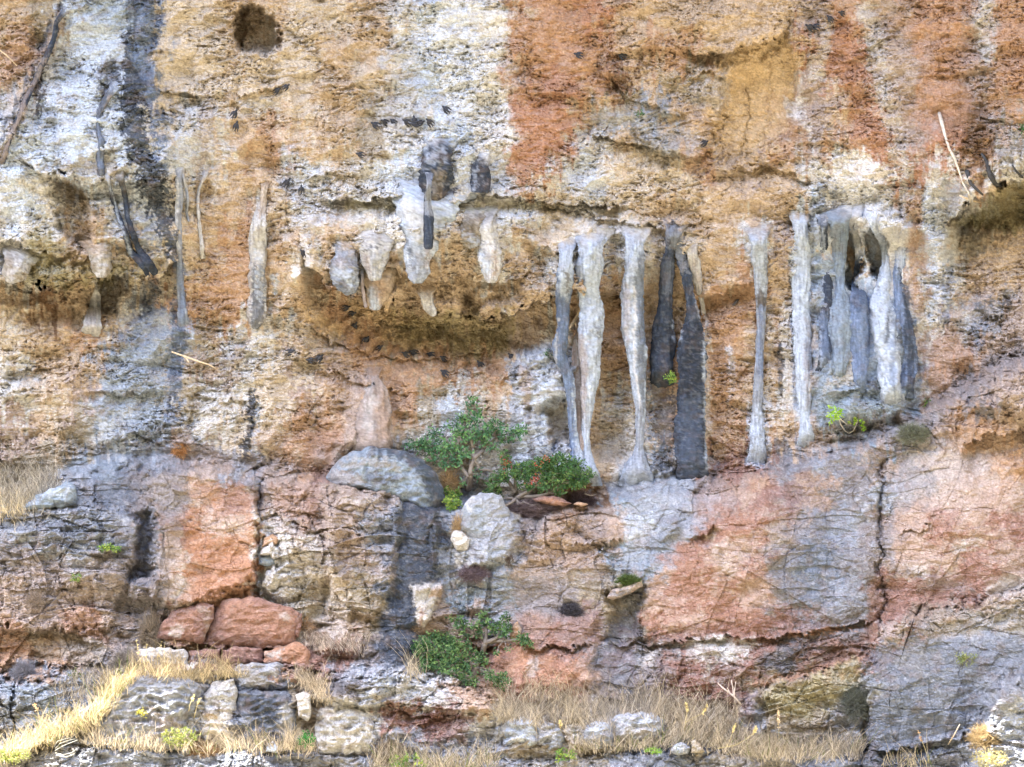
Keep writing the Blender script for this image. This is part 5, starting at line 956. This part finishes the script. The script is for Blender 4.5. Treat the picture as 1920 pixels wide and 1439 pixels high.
# little fig with bare white stems at the foot of the column cluster
r = root_empty('fig_seedling', wpt(1592, 812, .02), 'young fig with curved white stems and lime green leaves under the column cluster', 'plant')
pp = [[(1592,813),(1584,808),(1576,796),(1572,782),(1566,768)],[(1592,813),(1600,808),(1606,796),(1608,788)],[(1572,782),(1580,790),(1588,796)]]
adopt(r, sticks('stems', [np.array([list(wpt(a, b, .14))+[.009] for a, b in p]) for p in pp], mat('pale_stem', rgb=(.55, .53, .5))))
adopt(r, leaves('leaves', [(wpt(1562,768,.2), np.array([.1,.08,.1]), 2), (wpt(1572,776,.2), np.array([.1,.08,.1]), 2), (wpt(1560,786,.2), np.array([.09,.08,.12]), 2), (wpt(1604,790,.2), np.array([.11,.06,.05]), 2), (wpt(1617,798,.2), np.array([.03,.04,.09]), 1)], 190, .055, .034, [(120,160,50),(150,190,60),(190,214,90)], clump=3))
# ---- dry twiggy cushions
def cushion(label, px, py, rx, ry, n, colr, off=.15, up=.6, L=1., group='dry twiggy bushes on the cliff', green=0):
    b0 = wpt(px, py+ry*.8, .0); d = norm(G_.normal(size=(n, 3))*np.array([1.1, .9, .8])+np.array([0, -.5, up]))
    e = b0+d*np.array([rx, (rx+ry)*.5, ry*1.5])*PX*L*(.6+.5*G_.rand(n, 1))+np.array([0, -off, 0])*0
    s0 = b0+G_.normal(size=(n, 3))*np.array([rx*.35, .04, ry*.1])*PX
    t = np.linspace(0, 1, 4)[None, :, None]; bend = G_.normal(size=(n, 1, 3))*.12*rx*PX
    P = s0[:, None]*(1-t)+e[:, None]*t+bend*t*(1-t)*3
    side = norm(np.cross(d, G_.normal(size=(n, 3))))[:, None]*.004*np.array([1, .9, .7, .25])[None, :, None]
    v = np.stack([P-side, P+side], 2).reshape(-1, 3)
    q = (np.arange(n)[:, None, None]*8+np.arange(3)[None, :, None]*2+np.array([0, 1, 3, 2])[None, None]).reshape(-1, 4)
    c = lin(colr)*(.6+.8*G_.rand(n, 1)); c = np.repeat(c, 8, 0)
    if green: 
        gm = np.tile(np.array([0,0,0,0,.5,.5,1,1]), n)[:, None]*green; c = c*(1-gm)+lin((110,130,70))*gm
    return tag(mesh_obj('dry_bush', v, q, M_STRAW, c, smooth=False), label, 'dry bush', group)
cushion('round blue grey cushion bush at far left above the straw slope', 45, 1250, 25, 20, 1500, (140,140,150))
cushion('tall grey twiggy bush left of the red boulder with the cream patch', 282, 1165, 30, 34, 900, (150,138,124))
cushion('purple grey cushion hanging below the pale grey boulder', 888, 1066, 32, 16, 1500, (122,108,116))
cushion('dark charcoal cushion above the lower red ledge', 1070, 1138, 27, 15, 1500, (84,82,90))
cushion('dark green needle tuft on the wedge of rock', 1178, 1083, 26, 12, 1500, (74,90,56), green=.6)
cushion('dark grey bush in the vertical crack at lower right', 1606, 1302, 34, 28, 2400, (106,108,106), green=.15)
cushion('hazy grey green bush on the sloping right ledge', 1712, 803, 34, 18, 1500, (132,130,128), green=.5)
cushion('small orange dry tuft at the top of the red pillar', 336, 834, 18, 20, 600, (206,158,110))
cushion('beige dry shrub right of the dome boulder', 842, 892, 26, 24, 1700, (196,170,136))
cushion('beige dry stalks hanging beside the small bright green bush', 862, 975, 20, 26, 700, (190,166,132))
cushion('grey twigs under the berry bush', 1010, 945, 70, 18, 2600, (118,104,106))
cushion('dark tangle of dead twigs right of the rust red stone', 1090, 928, 30, 16, 1300, (96,84,90))
cushion('grey twiggy bush above the sunlit straw, left side', 235, 1232, 34, 22, 1400, (150,142,134))
cushion('faint grey dry bush on the cracked rock at left', 64, 1115, 22, 20, 500, (160,146,134))
cushion('small grey dry tuft below the pale grey boulder', 955, 1040, 10, 14, 260, (130,118,112))
cushion('grey dry tufts above the mastic bush', 800, 1170, 36, 12, 700, (176,154,132))
cushion('dead grey bush right of the long black joint', 600, 1330, 34, 22, 1000, (156,142,126))
cushion('dark dry bush at bottom left of centre', 730, 1400, 34, 26, 1600, (150,136,122))
cushion('brown dry cushion beside the yellow green one', 380, 1398, 40, 16, 1700, (150,124,96))
cushion('sunlit golden shrub near the bottom right corner', 1846, 1370, 34, 22, 1300, (170,150,116))
cushion('grey tuft on the right side of the orange block', 570, 1165, 26, 16, 600, (186,158,132), )
# ---- dry grass: blades along strips
def grass(label, strip, n, h, colr, off=.3, lean=.25, green=0., wdt=.009, name='dry_grass', tone=.5):
    """strip: list of (px, py_base, spread_px)"""
    n = int(n*.72); S = np.array(strip, float); t = G_.rand(n)*(len(S)-1); i = np.minimum(t.astype(int), len(S)-2); f = (t-i)[:, None]
    q = S[i]*(1-f)+S[i+1]*f
    px = q[:, 0]+G_.normal(size=n)*9; py = q[:, 1]+G_.normal(size=n)*q[:, 2]*.75+6*pn(q[:, 0]/20, q[:, 1]/20, 97)
    oo = np.array([out_at(a, b) for a, b in zip(px, py)])+.02+off*G_.rand(n)**1.5
    X, Y, Z = at(px, py, oo); b = np.stack([X, Y, Z], 1)
    cl = pn(px/14, py/14, 99)[:, None]
    hh = h*(.3+1.0*G_.rand(n, 1)**1.6)*np.clip(1+1.6*cl, .3, 2)
    keep = None
    d = norm(np.stack([G_.normal(size=n)*lean*1.3+1.6*pn(px/30, py/30, 98), -.25-.3*G_.rand(n), np.ones(n)], 1))
    bend = np.stack([G_.normal(size=n)*.5, -.3*G_.rand(n), -.35*G_.rand(n)], 1)
    ts = np.array([0, .4, .75, 1.])[None, :, None]
    P = b[:, None]+d[:, None]*hh[:, None]*ts+bend[:, None]*hh[:, None]*ts**2*.6
    side = norm(np.stack([np.ones(n), G_.normal(size=n)*.6, np.zeros(n)], 1))[:, None]*wdt*.5*np.array([1, .9, .6, .15])[None, :, None]
    v = np.stack([P-side, P+side], 2).reshape(-1, 3)
    qd = (np.arange(n)[:, None, None]*8+np.arange(3)[None, :, None]*2+np.array([0, 1, 3, 2])[None, None]).reshape(-1, 4)
    c = lin(colr)*(.35+1.0*G_.rand(n, 1)); gm = (G_.rand(n, 1) < green); c = np.where(gm, lin((120,136,70))*(.7+.5*G_.rand(n, 1)), c)
    return tag(mesh_obj(name, v, qd, M_STRAW, np.repeat(c, 8, 0), smooth=False), label, None, None, 'stuff')
grass('sunlit golden dry grass along the crest of the lower left mound', [(-20,1425,14),(30,1412,12),(70,1395,12),(100,1378,12),(150,1365,12),(180,1345,16),(196,1318,16),(215,1295,12),(245,1276,9)], 3000, .40, (214,198,166), off=.45, green=.12, wdt=.008)
grass('golden dry grass on top of the largest whitish rock', [(245,1276,8),(290,1264,8),(330,1268,10),(380,1272,9),(420,1270,8),(450,1264,5)], 1500, .42, (214,198,166), off=.45, wdt=.008)
grass('straw on the slope right of the far left crack', [(110,1300,24),(160,1290,24),(210,1270,14)], 900, .22, (197,188,174), off=.2)
grass('dry grass in front of the dark block and the whitish boulder', [(170,1395,8),(260,1402,6),(340,1404,8),(420,1404,8),(480,1404,10),(540,1402,10),(585,1405,10)], 2520, .36, (207,194,175), off=.5, green=.04)
grass('pale dry grass in the upper left corner of the terrace', [(-20,925,30),(30,930,34),(70,925,26),(100,905,14)], 1920, .36, (206,198,185), off=.25)
grass('yellow dry grass left of the flat grey slab', [(-20,960,14),(20,955,14),(50,940,10)], 660, .22, (220,206,177), off=.3)
grass('long belt of grey straw grass along the lower ledge', [(935,1340,10),(990,1345,16),(1060,1345,18),(1130,1345,18),(1200,1335,12),(1260,1345,18),(1320,1355,22),(1380,1372,18)], 5700, .42, (204,194,180), off=.3)
grass('grey straw grass in front of the flat-topped block', [(1080,1400,8),(1160,1402,8),(1220,1398,8),(1280,1388,14),(1340,1392,14),(1400,1400,14)], 2700, .30, (198,188,174), off=.45, green=.06)
grass('grey straw grass under the greenish slab', [(1390,1408,10),(1440,1412,12),(1500,1414,12),(1560,1412,12),(1612,1408,12)], 3120, .36, (197,187,173), off=.45, green=.05)
grass('thin tall dry grass over the orange rock', [(980,1315,16),(1030,1318,20),(1080,1318,14)], 660, .36, (212,198,177), off=.2)
grass('dry grass tufts at the bottom centre edge', [(700,1430,16),(740,1425,20),(800,1432,14),(860,1434,10),(930,1428,12)], 1800, .34, (199,189,175), off=.4, green=.08)
grass('dry grass spilling beside the mastic bush', [(770,1262,12),(785,1255,14)], 180, .4, (214,202,183), off=.25)
grass('dry grass by the orange block and boulder gap', [(560,1280,10),(590,1290,14),(610,1320,8)], 540, .36, (213,199,181), off=.3)
grass('fine dry grass on the ledge right of the red boulders', [(575,1205,10),(620,1212,12),(680,1215,10)], 780, .22, (209,196,185), off=.15)
grass('sunlit straw tuft in the bottom right corner', [(1660,1436,8),(1700,1434,10),(1740,1436,6)], 156, .45, (220,206,178), off=.4, green=.1)
# ---- tall flower stalks
def stalk(label, path, heads=7, r=.005, hc=(226,206,140)):
    base = path[0]; rt = root_empty('flower_stalk', wpt(base[0], base[1], .45), label, 'dry plant', 'tall dry flower stalks')
    o0 = float(out_at(base[0], base[1]))+.45
    pts = [np.array([float(k) for k in at(p[0], p[1], o0)]) for p in path]
    A = np.array([list(p)+[r*(1-.6*i/len(pts))] for i, p in enumerate(pts)])
    adopt(rt, sticks('stem', [A], mat('straw_stem', rgb=(.5, .42, .22)), na=5))
    top = pts[-1]; prev = pts[-2]; Cs = [(top*(1-f)+prev*f, np.array([.02, .02, .03]), 1) for f in np.linspace(0, 1, 6)]
    adopt(rt, leaves('seed_heads', Cs, heads*8, .028, .014, [hc, tuple(min(255, k+20) for k in hc)], clump=2))
    return rt
stalk('tall pale flower stalk at the left end of the lower straw, curving left', [(1283,1372),(1286,1350),(1289,1332),(1286,1318)])
stalk('flower stalk bending right above the lower straw', [(1286,1355),(1300,1346),(1318,1338),(1326,1322)])
stalk('sunlit flower stalk leaning left in front of the straw', [(1362,1400),(1370,1386),(1374,1372),(1379,1358)])
stalk('thick sunlit flower stalk sweeping right along the ledge', [(1345,1404),(1378,1398),(1400,1386),(1414,1374),(1418,1363)], 12)
stalk('tallest upright pale stalk in front of the greenish slab', [(1460,1404),(1461,1385),(1460,1362),(1459,1328)], 12, hc=(232,206,168))
stalk('short pale stalk standing at the far left of the lower straw belt', [(1052,1372),(1051,1362),(1050,1352)])
stalk('pair-less thin stalk in front of the tall cream block', [(354,1334),(356,1322),(360,1312),(363,1304)], 5)
stalk('thin stalk with a long head beside the largest whitish rock', [(364,1346),(368,1330),(371,1318),(374,1310)], 5)
stalk('tall dry stem above the golden grass, leftmost of three', [(268,1262),(264,1245),(260,1225),(256,1204)], 4)
stalk('tall dry stem above the golden grass, middle of three', [(274,1256),(274,1240),(275,1208)], 4)
stalk('tall dry stem above the golden grass, rightmost of three', [(292,1256),(296,1235),(302,1206)], 4)
stalk('reddish seed stalk rising from the far left straw', [(80,1366),(76,1350),(70,1332),(64,1320)], 5, hc=(196,160,120))
stalk('thin bent seed stalk over the grey slab at lower right', [(1742,1432),(1736,1408),(1728,1388),(1722,1372)], 5, hc=(206,160,110))
# ---- branches and driftwood-like sticks
def stick(label, paths, m, group=None, off=.12, cat='branch', r=.008, name='dead_branch'):
    P = []
    for p in paths:
        a = [list(wpt(q[0], q[1], off))+[(q[2] if len(q) > 2 else 2)*PX*.5] for q in p]; P.append(np.array(a))
    return tag(sticks(name, P, m, na=7), label, cat, group)
stick('bleached forked stick lying across the black stain', [[(322,660,3),(345,668,3.4),(372,678,3),(392,684,2.6),(404,691,1.5)],[(344,669,3),(350,673,2.4),(354,680,1.4)]], M_PALEW, off=.2)
stick('golden splintered branch caught between the twin columns', [[(1089,570,2),(1087,582,5),(1082,594,7),(1074,606,6),(1066,618,3)],[(1081,594,4),(1078,602,5),(1080,612,2)]], M_PALEW, off=.55)
stick('short pale stick poking out under the right overhang lip', [[(1799,367,3),(1812,372,3.4),(1828,378,3.2),(1844,381,2)]], M_PALEW, off=.1)
stick('long pale root hanging down the rust coloured wall at upper right', [[(1761,212,6),(1766,232,7),(1772,255,5),(1780,280,4.5),(1790,298,5),(1797,318,4),(1806,345,3.5),(1816,362,3),(1817,374,2)]], mat('pale_root', rgb=(.55,.5,.45), bump=.004, bscale=60), off=.05, name='hanging_root', cat='root')
stick('black twisted roots on the right overhang lip', [[(1840,288,4),(1848,300,6),(1853,312,8),(1856,330,9),(1866,345,8),(1884,352,4)],[(1852,318,6),(1862,335,6),(1874,350,5)],[(1812,320,8),(1820,345,6),(1834,358,5),(1843,366,3)],[(1898,310,3),(1906,322,4),(1917,333,4)]], mat('dark_root', rgb=(.05,.05,.055), bump=.004, bscale=60), off=.06, name='hanging_root', cat='root')
stick('pale stick at the left edge of the cliff', [[(-6,90,2),(12,104,2.4),(32,124,1.6)]], M_PALEW, off=.08)
stick('bare bleached shrub skeleton above the greenish slab', [[(1389,1322,4),(1376,1306,3.4),(1360,1294,3),(1346,1282,1.6)],[(1376,1306,3),(1374,1290,2.4),(1371,1275,1.4)],[(1376,1304,2.4),(1378,1290,2),(1380,1278,1.2)],[(1370,1302,2),(1364,1290,1.6)]], mat('bare_twig', rgb=(.5,.42,.36)), off=.2)
stick('coil of bleached grey stems spilling over the bottom left ledge', [[(104,1404,1.4),(112,1395,1.2),(124,1390,1.2),(140,1386,1)],[(103,1408,1.2),(116,1400,1.4),(130,1394,1.2),(146,1388,1)],[(104,1412,1.2),(118,1416,1.4),(134,1412,1.2),(148,1402,1)],[(102,1400,1.2),(108,1390,1.2),(122,1386,1),(132,1384,1)],[(106,1416,2.5),(124,1420,2.5),(140,1414,2)]], mat('bleached_stem', rgb=(.4,.4,.37)), off=.5)
stick('grey gnarled dead wood at the foot of the berry bush', [[(968,935,6),(960,942,5),(948,948,4),(934,952,3)],[(968,938,5),(975,945,4),(984,942,3)],[(965,936,4),(955,934,3),(944,936,2)],[(968,938,5),(972,948,3),(966,955,2)],[(980,940,3),(996,948,3),(1010,946,2)],[(1096,926,3),(1108,930,2),(1118,927,1.5)]], M_BARK, off=.4)
stick('thin straw stalk crossing above the right lower ledge', [[(1778,1396,2),(1788,1380,2.2),(1800,1358,2)]], M_PALEW, off=.3)
stick('small dark stub of wood on the orange wall', [[(1375,573,5),(1380,567,6),(1384,562,4)]], mat('dark_wood', rgb=(.08,.075,.08)), off=.04)
stick('long twig lying under the left overhang', [[(122,527,2.4),(145,525,2.6),(170,520,2.4),(182,518,1.5)]], mat('brown_twig', rgb=(.3,.22,.14)), off=.1)
# ---------------------------------------------------------------- birds: dark-backed martins clinging to the rock
M_BD = mat('dark_plumage', rgb=(.018, .02, .03), rough=.5, spec=.4); M_BW = mat('white_plumage', rgb=(.7, .7, .7), rough=.7)
def bird_mesh():
    bm = []; q = []
    # body: lofted along z (head up), about 13 cm with the forked tail
    prof = [(-.065, .002, .002), (-.055, .008, .007), (-.04, .013, .012), (-.015, .019, .018), (.01, .021, .020), (.03, .018, .017), (.040, .014, .014), (.050, .0155, .0155), (.060, .013, .013), (.068, .006, .006), (.076, .0012, .0012)]
    na = 14; th = np.linspace(0, 2*np.pi, na, endpoint=False)
    v = np.array([[[a*math.cos(t), b*math.sin(t)-(.006 if z > .045 else 0), z] for t in th] for z, a, b in prof]).reshape(-1, 3)
    quads = gridquads(len(prof), na, True)
    vs = [v]; qs = [quads]; mi = [np.array([1 if (v[f, 1].mean() < -.008 and -.05 < v[f, 2].mean() < .035) else 0 for f in quads])]
    off = len(v)
    for sx in (-1, 1):                       # folded, half-open wings and the tail forks: thin solid blades
        for pts, tk in (([(.014, .035), (.034, .02), (.046, -.015), (.042, -.06), (.034, -.085), (.026, -.05), (.016, -.01)], .004), ([(.001, -.05), (.008, -.05), (.016, -.085), (.021, -.105), (.010, -.088), (.002, -.075)], .002)):
            p = np.array(pts); n = len(p); c = p.mean(0)
            fr = np.array([[sx*x, .006-tk*.5-.1*x, z] for x, z in pts]); bk = fr+np.array([0, tk, 0])
            cf = fr.mean(0); cb = bk.mean(0); vv = np.vstack([fr, bk, cf, cb])
            qq = [[i, (i+1) % n, n+(i+1) % n, n+i] for i in range(n)]
            qq += [[i, (i+1) % n, 2*n, 2*n] for i in range(n)]+[[n+i, n+(i+1) % n, 2*n+1, 2*n+1] for i in range(n)]
            vs.append(vv); qs.append(np.array(qq)+off); mi.append(np.zeros(len(qq), int)); off += len(vv)
    V = np.vstack(vs)*np.array([1, -1, 1]); me = bpy.data.meshes.new('bird')
    faces = []; mats = []
    for Q, M in zip(qs, mi):
        for f, m in zip(Q, M):
            f = list(dict.fromkeys(int(k) for k in f)); faces.append(f); mats.append(int(m))
    me.from_pydata([tuple(k) for k in V], [], faces); me.materials.append(M_BD); me.materials.append(M_BW)
    me.polygons.foreach_set('material_index', mats); me.polygons.foreach_set('use_smooth', [True]*len(faces)); me.update()
    return me
BM = bird_mesh(); BM.flip_normals()
BL = [(565,355,0,'black and white bird clinging upright left of the pale bedding ledges'),(538,343,-35,'dark bird clinging just left of the black and white one'),(520,170,-60,'left bird of two on the smooth tan rock under the top hollow'),(537,163,-50,'right bird of two on the smooth tan rock under the top hollow'),
(440,213,-30,'upper bird of two on the pale block at upper left'),(443,236,-20,'lower bird of two on the pale block at upper left'),(568,474,40,'small dark bird above the white knob at left of the overhang'),(675,290,75,'lone bird with spread wings below the long row of birds'),
(703,234,60,'leftmost bird of the long row on the upper wall'),(721,229,70,'second bird from the left in the long row'),(737,228,50,'third bird from the left in the long row'),(762,229,60,'fourth bird from the left in the long row'),(777,226,10,'uppermost bird in the clump of the long row'),(778,233,80,'lower bird in the clump of the long row'),(790,230,-65,'bird with spread wings right of the clump in the long row'),(805,229,45,'rightmost bird of the long row'),
(836,205,50,'bird on the tip of the brown flake at the row\'s right'),(650,577,-70,'bird at the left end of the cave ledge, under the crumbly clump'),(661,588,-75,'second bird on the cave ledge, by a whitish chip'),(665,611,-30,'bird below the left end of the cave ledge'),(687,637,-40,'bird above the long diagonal seam under the cave'),(712,652,-60,'bird in the middle of the diagonal seam under the cave'),(760,664,65,'left bird of a pair on the cave floor rim'),(775,661,70,'right bird of a pair on the cave floor rim'),(807,665,75,'bird on the cave floor rim, right of the pair'),(831,672,60,'bird lower on the cave floor rim near its centre'),(900,683,40,'rightmost bird on the cave floor rim'),(833,699,55,'bird below the cave floor rim, under its centre'),
(702,725,20,'bird on top of the rounded pink buttress'),(958,668,45,'bird at the top left corner of the pale curtain rock'),(545,660,-70,'left bird of three on the striped rock at left centre'),(600,671,-45,'middle bird of three on the striped rock at left centre'),(581,676,80,'lowest bird of three on the striped rock at left centre'),
(1556,35,45,'bird flying off the pink stained wall at top right'),(1518,51,65,'bird under the flyer at top right'),(1528,50,70,'second bird under the flyer at top right'),(1578,25,80,'small bird right of the flyer at top right'),(1084,103,70,'dark bird on the rust wall at upper centre'),(1165,104,60,'bird right of the rust band at upper centre'),(1322,268,-60,'bird at the foot of the grey stained block'),(697,478,60,'bird sitting in the crack above the stubby stalactite'),(637,484,80,'bird above the crumbly clump at the left end of the overhang')]
for i, (px, py, a, lb) in enumerate(BL):
    o = bpy.data.objects.new('bird', BM); C.objects.link(o)
    o.location = wpt(px, py, .09); o.rotation_euler = (R(8+6*math.sin(i*3)), R(-a), R(25*math.sin(i*2.3)))
    s = 1.2+.12*math.sin(i*1.7); o.scale = (s*1.1, s, s)
    tag(o, lb, 'bird', 'martins clinging to the cliff')
